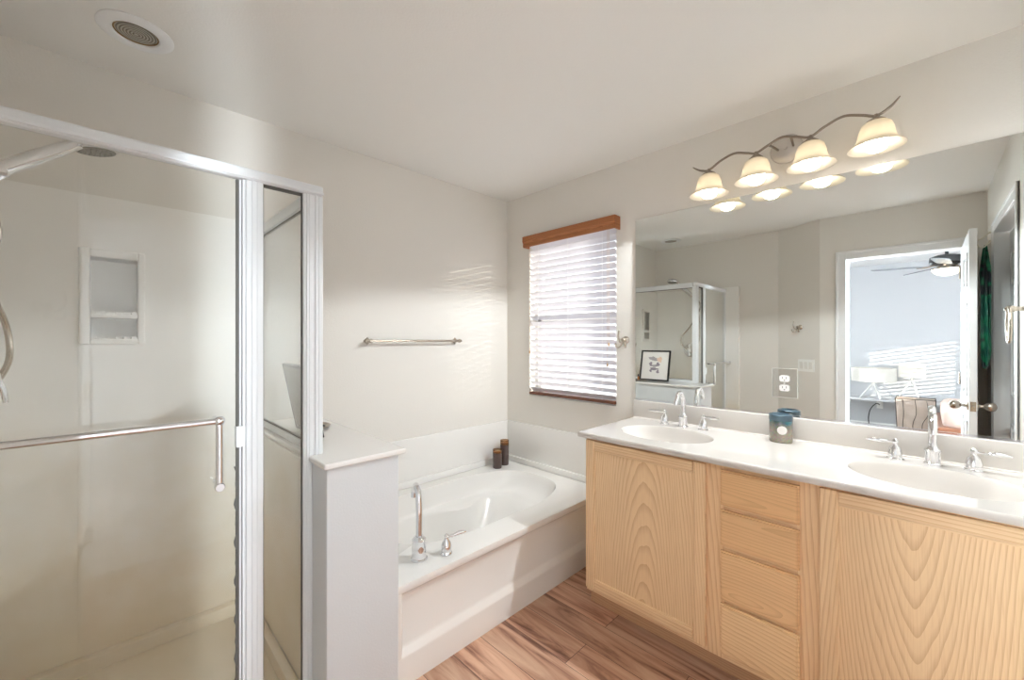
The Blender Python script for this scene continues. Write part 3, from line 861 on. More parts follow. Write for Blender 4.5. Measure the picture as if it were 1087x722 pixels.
# tub spout and lever
fz = RZ + 0.001
tf_ = thing('tub_faucet', (0.957, 1.535, fz), 'tall chrome gooseneck spout on the front deck of the bathtub', 'faucet')
bell = [(0.036, 0), (0.036, 0.006), (0.031, 0.010), (0.030, 0.05), (0.027, 0.075), (0.030, 0.080), (0.030, 0.086), (0.022, 0.094), (0.018, 0.10)]
MB().lathe(bell, (0.957, 1.535, fz), (0, 0, 1), 32).link('base', 'chrome', tf_, smooth=True)
MB().tube([(0.957, 1.535, fz + 0.09), (0.957, 1.535, fz + 0.20), (0.960, 1.544, fz + 0.264), (0.971, 1.573, fz + 0.295), (0.987, 1.612, fz + 0.291), (0.999, 1.644, fz + 0.258), (1.001, 1.651, fz + 0.225)], [0.014, 0.0135, 0.013, 0.0125, 0.012, 0.012, 0.013], n=18).link('spout', 'chrome', tf_, smooth=True)
th_ = thing('faucet_handle', (1.068, 1.490, fz), 'small chrome lever handle on the tub deck right of the gooseneck spout', 'faucet handle')
MB().lathe([(0.026, 0), (0.026, 0.005), (0.022, 0.010), (0.023, 0.035), (0.018, 0.052), (0.010, 0.062), (0.009, 0.072), (0.012, 0.078), (0.004, 0.086)], (1.068, 1.490, fz), (0, 0, 1), 28).link('base', 'chrome', th_, smooth=True)
MB().tube([(1.066, 1.490, fz + 0.072), (1.095, 1.480, fz + 0.074), (1.125, 1.468, fz + 0.080), (1.152, 1.458, fz + 0.080)], [0.006, 0.0065, 0.010, 0.004], n=14).link('lever', 'chrome', th_, smooth=True)

def candle(x, y, r, h, label):
    t = thing('candle_holder', (x, y, fz), label, 'candle', 'candle holders on the tub corner')
    MB().lathe([(r * 0.92, 0), (r, 0.004), (r, h * 0.82), (r - 0.004, h * 0.82), (r - 0.004, h * 0.80), (r * 0.3, h * 0.80)], (x, y, fz), (0, 0, 1), 32, cap1=False).link('glass_jar', 'brownglass', t, smooth=True, angle=35)
    MB().lathe([(r, h * 0.82), (r, h), (r - 0.003, h), (r - 0.003, h * 0.82)], (x, y, fz), (0, 0, 1), 32, cap0=False, cap1=False).link('jar_rim', M['amber_rim'], t, smooth=True, angle=35)
    MB().lathe([(r - 0.0045, h * 0.81), (r - 0.0045, h * 0.90), (r * 0.3, h * 0.895), (0.002, h * 0.895), (0.002, h * 0.96), (0.0008, h * 0.96)], (x, y, fz), (0, 0, 1), 24).link('wax', 'wax', t, smooth=True, angle=35)
candle(2.052, 2.225, 0.034, 0.135, 'shorter and left of the two brown glass candle holders on the tub corner')
candle(2.145, 2.245, 0.033, 0.185, 'taller and right of the two brown glass candle holders on the tub corner')

# ================================================================== VANITY
VY1, VY0 = 1.212, -0.318
FX = 1.74
van = thing('vanity_cabinet', (1.98, 0.45, 0), 'long light oak double vanity cabinet with two doors and four drawers', 'cabinet')
mb = MB()
mb.box((FX, VY1 - 0.02, 0.075), (XW - 0.002, VY1, 0.853))
mb.box((FX, VY0, 0.075), (XW - 0.002, VY0 + 0.02, 0.853))
mb.box((FX + 0.01, VY0 + 0.02, 0.075), (XW - 0.002, VY1 - 0.02, 0.095))
mb.box((XW - 0.012, VY0 + 0.02, 0.095), (XW - 0.002, VY1 - 0.02, 0.853))
mb.link('body', 'oak_v', van)
def fr(y0, y1, z0, z1, name, mat):
    return MB().box((FX - 0.001, y0, z0), (FX + 0.019, y1, z1), 0.001).link(name, mat, van)
for a, b in ((VY1 - 0.045, VY1), (0.56, 0.645), (0.225, 0.32), (VY0, VY0 + 0.045)):
    MB().box((FX - 0.002, a, 0.075), (FX + 0.018, b, 0.853), 0.001).link('face_stile', 'oak_v', van)
MB().box((FX - 0.0015, VY0, 0.075), (FX + 0.017, VY1, 0.125), 0.001).link('face_rail', 'oak_h', van)
MB().box((FX - 0.0015, VY0, 0.815), (FX + 0.017, VY1, 0.853), 0.001).link('face_rail', 'oak_h', van)
for z in (0.681, 0.521, 0.310): MB().box((FX - 0.0015, 0.31, z - 0.02), (FX + 0.017, 0.57, z + 0.02), 0.001).link('face_rail', 'oak_h', van)
MB().box((1.774, VY0, 0.0), (1.790, VY1 - 0.001, 0.0755)).link('toe_kick', 'toe', van)
def FRP(z, a, b, inner):
    # frame member section: eased outer edge, stepped bead toward the panel
    if inner == b:
        return [(1.722, a), (1.720, a + 0.003), (1.720, b - 0.010), (1.7235, b - 0.006), (1.7235, b - 0.002), (1.729, b), (FX - 0.002, b), (FX - 0.002, a + 0.006), (1.732, a + 0.006), (1.731, a)]
    return [(1.722, b), (1.720, b - 0.003), (1.720, a + 0.010), (1.7235, a + 0.006), (1.7235, a + 0.002), (1.729, a), (FX - 0.002, a), (FX - 0.002, b - 0.006), (1.732, b - 0.006), (1.731, b)]
def vdoor(y0, y1, z0, z1, c0, l0, stretch, scale, label):
    mt = oak('oak_door_panel', c0=c0 - 0.45, l0=l0, stretch=stretch, scale=scale, seed=c0 * 7)
    sw = 0.052
    fo = MB().box((1.729, y0 + sw - 0.002, z0 + sw - 0.002), (FX - 0.004, y1 - sw + 0.002, z1 - sw + 0.002)).link('door', mt, van)
    ms = oak('oak_door_stile', c0=y0 - 0.45 + 0.3, l0=-1.2, stretch=0.10, scale=30, seed=y0)
    for a, b in ((y0, y0 + sw), (y1 - sw, y1)):
        MB().prism(FRP(z=None, a=a, b=b, inner=(b if a == y0 else a)), 'z', z0, z1).link('door_stile', ms, fo)
    for a, b in ((z0, z0 + sw), (z1 - sw, z1)):
        MB().prism([(v, u) for v, u in FRP(None, a, b, (b if a == z0 else a))], 'y', y0 + sw - 0.0, y1 - sw + 0.0).link('door_rail', 'oak_h', fo)
    fo['label'] = label
vdoor(0.626, 1.207, 0.098, 0.838, 0.900, -0.55, 0.11, 32, 'left oak door with flat panel')
vdoor(-0.29, 0.253, 0.098, 0.838, 0.02, 1.45, 0.115, 34, 'right oak door with bold arched grain')
dz = [(0.690, 0.829), (0.530, 0.672), (0.318, 0.511), (0.104, 0.302)]
for i, (a, b) in enumerate(dz):
    mt = oak('oak_drawer_front', along='Y', across='Z', c0=(a + b) / 2 + (-0.03, 0.05, -0.06, -0.15)[i], l0=(0.3, -0.5, 0.02, 0.4)[i], stretch=(0.06, 0.05, 0.2, 0.22)[i], scale=(30, 26, 26, 22)[i], seed=i * 2.3, base=((238, 194, 142), (238, 196, 146), (244, 204, 154), (250, 216, 168))[i])
    m_ = MB()
    # front with eased, stepped edge
    m_.box((1.732, 0.314, a + 0.005), (FX - 0.002, 0.565, b - 0.005))
    m_.box((1.723, 0.309, a), (1.7325, 0.570, b), 0.002)
    m_.box((1.717, 0.315, a + 0.006), (1.7235, 0.564, b - 0.006), 0.002)
    o = m_.link('drawer', mt, van)

# countertop with two moulded sinks
CT = 0.878; CB = 0.853; CXF = 1.690; CY1 = 1.236; CY0 = YS + 0.002
top = thing('vanity_countertop', (1.98, 0.45, CB), 'long off-white cultured marble countertop with two moulded oval sinks', 'countertop')
def ell(cx, cy, ax, ay, n=96):
    return [(cx + ax * math.cos(2 * PI * i / n), cy + ay * math.sin(2 * PI * i / n)) for i in range(n)]
S1 = (1.960, 0.905, 0.168, 0.222); S2 = (1.955, -0.020, 0.168, 0.222)
mb = MB()
XF, XB = CXF + 0.008, XW - 0.002
for s in (S1, S2):
    quad_grid_hole(mb.bm, (XF, XB, s[1] - 0.26, s[1] + 0.26), ell(*s), CT)
def flat(x0, x1, y0, y1):
    mb.bm.faces.new([mb.bm.verts.new(p) for p in ((x0, y0, CT), (x1, y0, CT), (x1, y1, CT), (x0, y1, CT))])
flat(XF, XB, S1[1] + 0.26, CY1 - 0.008); flat(XF, XB, S2[1] + 0.26, S1[1] - 0.26); flat(XF, XB, CY0, S2[1] - 0.26)
# front and left nose
prf = [(XF, CT), (XF - 0.005, CT - 0.002), (CXF, CT - 0.009), (CXF, CT - 0.018), (XF - 0.005, CB), (XF + 0.035, CB), (XF + 0.035, CB + 0.004)]
mb.prism(prf + [(XF + 0.001, CT - 0.002)], 'y', CY0, CY1 - 0.002)
prf2 = [(CY1 - 0.008, CT), (CY1 - 0.003, CT - 0.002), (CY1, CT - 0.009), (CY1, CT - 0.018), (CY1 - 0.003, CB), (CY1 - 0.04, CB), (CY1 - 0.04, CB + 0.004), (CY1 - 0.009, CT - 0.002)]
mb.prism(prf2, 'x', CXF + 0.002, XB)
mb.link('slab', 'marble', top, smooth=True, angle=50)
for s in (S1, S2):
    m_ = MB(); rs = []
    for k, dz_ in ((1.0, 0), (0.985, -0.003), (0.965, -0.010), (0.93, -0.026), (0.88, -0.05), (0.80, -0.08), (0.68, -0.11), (0.5, -0.132), (0.3, -0.142), (0.12, -0.146)):
        rs.append([(x, y, CT + dz_) for x, y in ell(s[0], s[1], s[2] * k, s[3] * k)])
    m_.rings(rs, cap0=False)
    so = m_.link('sink_basin', 'marble', top, smooth=True, angle=60)
    MB().lathe([(0.022, 0), (0.022, 0.004), (0.016, 0.006), (0.001, 0.004)], (s[0], s[1], CT - 0.146), (0, 0, 1), 24).link('drain', 'chrome', so, smooth=True)
m_ = MB(); m_.box((XW - 0.024, CY0, CT), (XW - 0.002, CY1 - 0.004, 0.982), 0.004, 3)
m_.tube([(XW - 0.024, CY0 + 0.001, CT + 0.001), (XW - 0.024, CY1 - 0.006, CT + 0.001)], 0.005, n=10, smooth=False)
m_.link('backsplash', 'marble', top, smooth=True, angle=40)

# widespread faucets
def faucet(y, label):
    x = 2.178
    t = thing('sink_faucet', (x, y, CT), label, 'faucet', 'widespread faucets on the vanity')
    b = MB().lathe([(0.026, 0), (0.026, 0.005), (0.022, 0.009), (0.021, 0.045), (0.024, 0.050), (0.024, 0.055), (0.017, 0.062), (0.013, 0.072), (0.012, 0.08)], (x, y, CT), (0, 0, 1), 30).link('spout_base', 'chrome', t, smooth=True)
    MB().tube([(x, y, CT + 0.07), (x, y, CT + 0.12), (x - 0.008, y, CT + 0.16), (x - 0.035, y, CT + 0.183), (x - 0.065, y, CT + 0.176), (x - 0.088, y, CT + 0.150), (x - 0.096, y, CT + 0.125)], [0.0125, 0.0125, 0.0125, 0.012, 0.0115, 0.011, 0.0115], n=18).link('spout', 'chrome', t, smooth=True)
    for s in (1, -1):
        yy = y + s * 0.102
        hb = MB().lathe([(0.026, 0), (0.026, 0.004), (0.022, 0.008), (0.022, 0.028), (0.017, 0.045), (0.009, 0.054), (0.008, 0.062), (0.011, 0.068), (0.008, 0.075), (0.003, 0.080)], (x, yy, CT), (0, 0, 1), 28).link('handle', 'chrome', t, smooth=True)
        MB().tube([(x, yy, CT + 0.065), (x - 0.004, yy + s * 0.022, CT + 0.067), (x - 0.008, yy + s * 0.045, CT + 0.068), (x - 0.010, yy + s * 0.066, CT + 0.068), (x - 0.013, yy + s * 0.086, CT + 0.067)], [0.005, 0.0045, 0.0085, 0.006, 0.002], n=14).link('lever', 'chrome', hb, smooth=True)
faucet(0.905, 'chrome sink faucet with two levers at the far sink, nearest the window')
faucet(-0.020, 'chrome sink faucet with two levers at the near sink on the right')

# mercury glass jar
jar_m, nt_, b_ = new_mat('mottled_blue_glitter_glass')
t_ = N(nt_, 'ShaderNodeTexCoord'); v_ = N(nt_, 'ShaderNodeTexVoronoi'); v_.inputs['Scale'].default_value = 190
n_ = N(nt_, 'ShaderNodeTexNoise'); n_.inputs['Scale'].default_value = 22; n_.inputs['Detail'].default_value = 4
s_ = N(nt_, 'ShaderNodeSeparateXYZ'); nt_.links.new(t_.outputs['Object'], s_.inputs[0])
nt_.links.new(t_.outputs['Object'], v_.inputs['Vector']); nt_.links.new(t_.outputs['Object'], n_.inputs['Vector'])
ma = N(nt_, 'ShaderNodeMath', operation='MULTIPLY_ADD'); ma.inputs[1].default_value = 9.0; nt_.links.new(s_.outputs['Z'], ma.inputs[0]); nt_.links.new(n_.outputs['Fac'], ma.inputs[2])
rr = N(nt_, 'ShaderNodeValToRGB'); el = rr.color_ramp.elements
el[0].position = 0.55; el[0].color = lin((158, 148, 132)); el[1].position = 1.25 / 1.4; el[1].color = lin((58, 124, 132))
e = el.new(0.78); e.color = lin((122, 128, 122)); e = el.new(0.99); e.color = lin((50, 84, 106))
sc_ = N(nt_, 'ShaderNodeMath', operation='MULTIPLY'); sc_.inputs[1].default_value = 0.62; nt_.links.new(ma.outputs[0], sc_.inputs[0]); nt_.links.new(sc_.outputs[0], rr.inputs[0])
mm = N(nt_, 'ShaderNodeMix', data_type='RGBA', blend_type='MULTIPLY'); mm.inputs[0].default_value = 0.75
nt_.links.new(rr.outputs[0], mm.inputs[6]); nt_.links.new(v_.outputs['Color'], mm.inputs[7])
ad_ = N(nt_, 'ShaderNodeMix', data_type='RGBA'); ad_.inputs[0].default_value = 0.5
nt_.links.new(rr.outputs[0], ad_.inputs[6]); nt_.links.new(mm.outputs[2], ad_.inputs[7]); nt_.links.new(ad_.outputs[2], b_.inputs['Base Color'])
b_.inputs['Roughness'].default_value = 0.18; b_.inputs['Metallic'].default_value = 0.25; b_.inputs['Coat Weight'].default_value = 0.6
JX, JY, JR = 2.185, 0.463, 0.046
jar = thing('candle_jar', (JX, JY, CT), 'mottled blue-green and grey glass jar with lid and round white label on the countertop', 'jar')
jb = MB().lathe([(JR * 0.94, 0.0), (JR, 0.004), (JR, 0.094), (JR - 0.002, 0.098)], (JX, JY, CT), (0, 0, 1), 40).link('jar_body', jar_m, jar, smooth=True)
lidm = simple('blue_grey_glass_lid', (74, 98, 112), 0.15, metal=0.2, coat=0.6, var=0.4, vscale=40)
MB().lathe([(JR + 0.001, 0.098), (JR + 0.002, 0.101), (JR + 0.001, 0.122), (JR - 0.003, 0.126), (JR * 0.75, 0.127), (JR * 0.7, 0.121), (0.002, 0.120)], (JX, JY, CT), (0, 0, 1), 40).link('jar_lid', lidm, jar, smooth=True)
dv = Vector((-JX, -JY, 0)).normalized()
dv = Matrix.Rotation(math.radians(6), 3, 'Z') @ dv
# the label is a thin curved disc on the glass
lb = MB(); rows = []
rg = 0.019
side = Vector((-dv.y, dv.x, 0))
def onjar(u, v, r):
    an = u / JR
    p = dv * math.cos(an) + side * math.sin(an)
    return Vector((JX, JY, CT + 0.058 + v)) + p * r
vc = []
for k in range(0, 6):
    rad = rg * k / 5
    vc.append([onjar(rad * math.cos(2 * PI * j / 32), rad * math.sin(2 * PI * j / 32) if k else 0, JR + 0.0012) for j in range(32)])
vc = vc[1:]
vc.append([onjar(rg * 1.0 * math.cos(2 * PI * j / 32), rg * math.sin(2 * PI * j / 32), JR + 0.0002) for j in range(32)])
lb.rings(vc, cap1=False); lb.link('sticker', 'paper', jb, smooth=True)

# mirror with the outlet cut through it
MZ0, MZ1, MY0, MY1 = 0.984, 2.062, YS + 0.004, 1.228
mir = thing('wall_mirror', (XW, 0.45, MZ0), 'large frameless mirror on the wall above the vanity', 'mirror')
MB().box((XW - 0.0065, MY0, MZ0), (XW - 0.001, MY1, MZ1)).link('mirror_glass', 'mirror', mir)
MB().box((XW - 0.010, MY0, MZ0 - 0.002), (XW - 0.0005, MY1, MZ0 + 0.007), 0.001).link('mirror_channel', 'chrome', mir)
out = thing('wall_outlet', (XW - 0.0065, 0.464, 1.137), 'white duplex outlet behind a clear cover plate set in the mirror', 'outlet')
ox = XW - 0.0068
bk = MB()
def ringbox(mb, y0, y1, z0, z1, w, x0, x1):
    mb.box((x0, y0, z0), (x1, y0 + w, z1)); mb.box((x0, y1 - w, z0), (x1, y1, z1)); mb.box((x0, y0 + w, z0), (x1, y1 - w, z0 + w)); mb.box((x0, y0 + w, z1 - w), (x1, y1 - w, z1))
MB().box((ox - 0.0045, 0.414, 1.070), (ox, 0.514, 1.206), 0.0015).link('cover_plate', 'acryl_clear', out)
rm = MB(); ringbox(rm, 0.4135, 0.5145, 1.0695, 1.2065, 0.0018, ox - 0.0048, ox - 0.0002); rm.link('plate_edge', simple('milky_plate_edge', (196, 196, 190), 0.3), out)
rc = MB()
for z in (1.159, 1.115):
    pts = []
    for i in range(28):
        a = 2 * PI * i / 28
        pts.append((0.464 + 0.0205 * max(-1, min(1, 1.15 * math.cos(a))), z + 0.0185 * max(-0.82, min(0.82, math.sin(a))) ))
    rc.prism(pts, 'x', ox - 0.0075, ox - 0.004)
rc.sphere((ox - 0.0065, 0.464, 1.137), 0.003, 10)
rco = rc.link('receptacle', 'plastic', out)
for z in (1.159, 1.115):
    sl = MB()
    for y in (0.4715, 0.4565): sl.box((ox - 0.0079, y - 0.0012, z - 0.001), (ox - 0.0073, y + 0.0012, z + 0.008))
    sl.lathe([(0.0026, 0), (0.0026, 0.0006)], (ox - 0.0079, 0.464, z - 0.0075), (1, 0, 0), 12)
    sl.link('slot', 'socket', rco)

# ================================================================== VANITY LIGHT
vl = thing('vanity_light', (2.25, 0.458, 2.236), 'brushed nickel scroll vanity light with four lit bell shades above the mirror', 'wall lamp')
MB().lathe([(0.066, 0), (0.066, 0.006), (0.060, 0.014), (0.035, 0.020), (0.008, 0.024), (0.008, 0.030), (0.001, 0.031)], (XW, 0.458, 2.236), (-1, 0, 0), 48).link('backplate', simple('satin_nickel_plate', (206, 200, 194), 0.42, metal=0.8), vl, smooth=True)
AX = 2.13
arm = [(0.835, 2.222), (0.815, 2.206), (0.790, 2.192), (0.757, 2.186), (0.70, 2.216), (0.64, 2.231), (0.585, 2.214), (0.550, 2.203), (0.502, 2.222), (0.447, 2.240), (0.395, 2.224), (0.345, 2.206), (0.296, 2.230), (0.235, 2.250), (0.176, 2.232), (0.134, 2.214), (0.094, 2.232), (0.066, 2.262)]
rad = [0.002, 0.004] + [0.0052] * 14 + [0.0055, 0.0022]
am = MB().tube([(AX, y, z) for y, z in arm], rad, n=12, sub=8)
am.tube([(AX, 0.415, 2.231), (AX + 0.05, 0.42, 2.236), (XW - 0.015, 0.428, 2.238)], 0.005, n=10)
am.tube([(AX, 0.50, 2.223), (AX + 0.05, 0.495, 2.230), (XW - 0.015, 0.488, 2.236)], 0.005, n=10)
am.link('scroll_arm', 'nickelpaint', vl, smooth=True)
prof = [(0.020, 0.100), (0.034, 0.098), (0.046, 0.088), (0.053, 0.068), (0.057, 0.046), (0.062, 0.028), (0.072, 0.014), (0.086, 0.004), (0.0885, 0.0), (0.086, 0.0015), (0.071, 0.0105), (0.060, 0.025), (0.0545, 0.045), (0.050, 0.068), (0.043, 0.085), (0.032, 0.0945), (0.020, 0.096)]
for (yy, zt, zr) in ((0.757, 2.186, 2.062), (0.549, 2.203, 2.074), (0.343, 2.206, 2.080), (0.134, 2.214, 2.090)):
    MB().lathe([(0.006, zt - zr + 0.006), (0.008, zt - zr - 0.004), (0.030, 0.104), (0.031, 0.096), (0.018, 0.095), (0.018, 0.07), (0.012, 0.062)], (AX, yy, zr), (0, 0, 1), 28).link('socket_cup', 'nickelpaint', vl, smooth=True)
    MB().lathe(prof, (AX, yy, zr), (0, 0, 1), 40, cap0=False, cap1=False).link('shade', 'opal', vl, smooth=True, angle=80)
    bo = MB().lathe([(0.013, 0.070), (0.016, 0.058), (0.027, 0.048), (0.035, 0.034), (0.0385, 0.018), (0.037, 0.004), (0.030, -0.008), (0.019, -0.015), (0.001, -0.0185)], (AX, yy, zr), (0, 0, 1), 20).link('light_bulb', 'bulb', vl, smooth=True, angle=80)
    ld = bpy.data.lights.new('bulb_light', 'SPOT'); ld.energy = LAMP_W; ld.spot_size = math.radians(160); ld.spot_blend = 0.12
    ld.shadow_soft_size = 0.012; ld.color = (0.90, 0.96, 1.0)
    lo = bpy.data.objects.new('bulb_light', ld); COL.objects.link(lo); lo.location = (AX, yy, zr - 0.002)

# ================================================================== BLIND
bl = thing('window_blind', (XW - 0.02, 1.735, WZ1), 'white slatted blind with brown wood valance and bottom rail in the window', 'blind')
VX = 2.205
mb = MB()
vprof = [(VX, 2.108), (VX - 0.004, 2.104), (VX - 0.004, 2.070), (VX, 2.062), (VX + 0.004, 2.056), (VX + 0.002, 2.048), (VX + 0.002, 2.034), (VX + 0.006, 2.027), (VX + 0.012, 2.027), (VX + 0.012, 2.108)]
mb.prism(vprof, 'y', 1.334, 2.112)
mb.box((VX + 0.011, 1.334, 2.027), (XW - 0.001, 1.344, 2.108)); mb.box((VX + 0.011, 2.102, 2.027), (XW - 0.001, 2.112, 2.108))
mb.link('valance', M['wood_brown'], bl)
MB().box((VX + 0.02, 1.365, 2.045), (XW + 0.03, 2.098, 2.085), 0.002).link('head_rail', 'plastic', bl)
mb = MB()
NS = 25
z_lo, z_hi = 0.975, 2.035
BXc = XW + 0.012
tilt = math.radians(38)
for i in range(NS):
    z = z_lo + (z_hi - z_lo) * i / (NS - 1)
    # gently crowned slat; room-side edge raised
    pr = []
    for u in (-1, -0.5, 0, 0.5, 1):
        pr.append((u * 0.0245, 0.0022 * (1 - u * u)))
    poly = pr + [(a, b - 0.0024) for a, b in reversed(pr)]
    ct, st_ = math.cos(tilt), math.sin(tilt)
    pl = [(BXc + a * ct + b * st_, z - a * st_ + b * ct) for a, b in poly]
    mb.prism(pl, 'y', 1.368, 2.098)
mb.link('slat_panel', 'slat', bl, smooth=True, angle=40)
mb = MB()
for y in (1.46, 1.735, 2.01):
    for xx in (BXc - 0.021, BXc + 0.021):
        mb.tube([(xx, y, 0.955), (xx, y, 2.05)], 0.0009, n=6, smooth=False)
mb.link('ladder_cord', 'plastic', bl)
MB().box((BXc - 0.024, 1.366, 0.934), (BXc + 0.024, 2.098, 0.953), 0.004).link('bottom_rail', M['wood_dark'], bl)
tas = simple('tan_cord_tassel', (196, 160, 120), 0.6)
for (y, zz) in ((1.405, 1.30), (1.415, 1.17), (2.085, 1.24)):
    mb = MB()
    mb.tube([(BXc - 0.030, y, 2.04), (BXc - 0.030, y, zz + 0.02)], 0.0008, n=6, smooth=False)
    mb.lathe([(0.002, 0.024), (0.005, 0.018), (0.006, 0.004), (0.003, 0.0)], (BXc - 0.030, y, zz), (0, 0, 1), 12)
    mb.link('pull_cord', tas, bl, smooth=True)

# ================================================================== TOWEL BAR, HOOKS, RING, SWITCH, DOWNLIGHTS
tb = thing('towel_rail', (1.43, YW, 1.334), 'brushed nickel towel bar on the wall between shower and window', 'towel bar')
for x in (1.105, 1.752):
    mb = MB()
    mb.lathe([(0.024, 0), (0.024, 0.004), (0.014, 0.012), (0.009, 0.022), (0.009, 0.04), (0.013, 0.050), (0.013, 0.062), (0.008, 0.070), (0.001, 0.072)], (x, YW, 1.334), (0, -1, 0), 4)
    mb.lathe([(0.012, 0.045), (0.014, 0.058), (0.007, 0.074)], (x, YW, 1.334), (0, -1, 0), 18)
    mb.lathe([(0.010, 0), (0.010, 0.012), (0.004, 0.018)], (x, YW - 0.058, 1.334), (1 if x > 1.4 else -1, 0, 0), 14)
    mb.link('bracket', 'nickel', tb, smooth=True, angle=30)
MB().tube([(1.105, YW - 0.058, 1.334), (1.752, YW - 0.058, 1.334)], 0.0075, n=16, smooth=False).link('bar', 'nickel', tb, smooth=True)

def robe_hook(base, nrm, label):
    n = Vector(nrm).normalized(); s = Vector((0, 0, 1)).cross(n); b = Vector(base)
    t = thing('robe_hook', base, label, 'hook', 'robe hooks')
    MB().lathe([(0.023, 0), (0.023, 0.004), (0.014, 0.010), (0.009, 0.02), (0.010, 0.032), (0.014, 0.038), (0.010, 0.045), (0.001, 0.047)], b, n, 24).link('mount', 'nickel', t, smooth=True)
    m_ = MB()
    c = b + n * 0.03
    z = Vector((0, 0, 1))
    m_.tube([c, c + n * 0.02 - z * 0.018, c + n * 0.045 - z * 0.01, c + n * 0.058 + z * 0.02, c + n * 0.050 + z * 0.055], [0.005, 0.005, 0.005, 0.0045, 0.006], n=12)
    for sg in (1, -1):
        m_.tube([c - z * 0.005, c + s * sg * 0.018 + n * 0.01 - z * 0.04, c + s * sg * 0.030 + n * 0.03 - z * 0.045, c + s * sg * 0.036 + n * 0.035 - z * 0.02], [0.0045, 0.0045, 0.0045, 0.0055], n=12)
    m_.link('prong', 'nickel', t, smooth=True)
robe_hook((XW, 1.295, 1.340), (-1, 0, 0), 'nickel robe hook on the wall between blind and mirror')
dn = Vector((DP1.y - DP0.y, -(DP1.x - DP0.x), 0)); dn = -dn if dn.x < 0 else dn; dn.normalize()
def ondiag(t, z): 
    p = DP0 + (DP1 - DP0) * t
    return Vector((p.x, p.y, z))
robe_hook(ondiag(0.56, 1.462), dn, 'nickel robe hook on the slanted wall above the light switch')
sw_ = thing('light_switch', ondiag(0.70, 1.10), 'white triple light switch plate on the slanted wall', 'light switch')
rot = Matrix((Vector((-dn.y, dn.x, 0)), Vector((0, 0, 1)), dn)).transposed()
cc = ondiag(0.70, 1.10)
MB().obox(cc + dn * 0.0035, (0.162, 0.115, 0.006), rot, 0.002).link('switch_plate', 'plastic', sw_)
rk_ = MB()
for k in (-1, 0, 1):
    rk_.obox(cc + dn * 0.008 + Vector((-dn.y, dn.x, 0)) * 0.046 * k, (0.032, 0.066, 0.006), rot @ Matrix.Rotation(math.radians(4), 3, 'X'), 0.001)
rk_.link('rocker', simple('switch_rocker_ivory', (228, 226, 220), 0.3), sw_)

rg_ = thing('towel_ring', (1.76, YS, 1.474), 'nickel towel ring on the side wall, seen in the right edge of the mirror', 'towel ring')
MB().lathe([(0.026, 0), (0.026, 0.004), (0.016, 0.010), (0.010, 0.018), (0.009, 0.045), (0.013, 0.055), (0.015, 0.066), (0.013, 0.076), (0.004, 0.083)], (1.76, YS, 1.474), (0, 1, 0), 28).link('mount', 'nickel', rg_, smooth=True)
m_ = MB(); m_.tube([(1.76 + 0.060 * math.sin(2 * PI * i / 24) * 0.95, YS + 0.070, 1.404 + 0.074 * math.cos(2 * PI * i / 24)) for i in range(24)], 0.0055, n=12, sub=2, closed=True)
m_.link('ring', 'nickel', rg_, smooth=True)

lens_m, nt_, b_ = new_mat('ribbed_grey_downlight_lens')
t_ = N(nt_, 'ShaderNodeTexCoord'); wv = N(nt_, 'ShaderNodeTexWave', wave_type='RINGS', rings_direction='Z'); wv.inputs['Scale'].default_value = 36
nt_.links.new(t_.outputs['Object'], wv.inputs['Vector'])
cr = N(nt_, 'ShaderNodeValToRGB'); cr.color_ramp.elements[0].color = lin((118, 108, 94)); cr.color_ramp.elements[1].color = lin((190, 184, 172))
nt_.links.new(wv.outputs['Fac'], cr.inputs[0]); nt_.links.new(cr.outputs[0], b_.inputs['Base Color']); b_.inputs['Roughness'].default_value = 0.3
bp_ = N(nt_, 'ShaderNodeBump'); bp_.inputs['Distance'].default_value = 0.003; nt_.links.new(wv.outputs['Fac'], bp_.inputs['Height']); nt_.links.new(bp_.outputs[0], b_.inputs['Normal'])
dl = thing('recessed_downlight', (0.076, 1.988, H), 'round recessed ceiling light above the shower, unlit, with ribbed grey lens', 'ceiling light')
MB().lathe([(0.105, 0.0), (0.105, -0.003), (0.098, -0.007), (0.080, -0.009), (0.0655, -0.008), (0.062, -0.003), (0.062, -0.0005)], (0.076, 1.988, H), (0, 0, 1), 56, cap0=False, cap1=False).link('trim_ring', 'trim', dl, smooth=True)
MB().lathe([(0.0635, -0.0005), (0.0615, -0.004), (0.058, -0.004), (0.058, -0.0005)], (0.076, 1.988, H), (0, 0, 1), 48, cap0=False, cap1=False).link('baffle_ring', simple('brass_baffle', (140, 108, 60), 0.4), dl, smooth=True)
MB().lathe([(0.058, -0.001), (0.050, -0.004), (0.02, -0.006), (0.001, -0.006)], (0.076, 1.988, H), (0, 0, 1), 48, cap0=False, cap1=False).link('lens', lens_m, dl, smooth=True)

# ================================================================== ART FRAME, TRAY, BOTTLE on the ledge
LZ = PZ + 0.0205
art = thing('art_frame', (0.62, 1.925, LZ), 'square black framed abstract print leaning on the shower glass above the ledge', 'framed picture')
fw = 0.306; ang = math.atan2(0.060, fw)
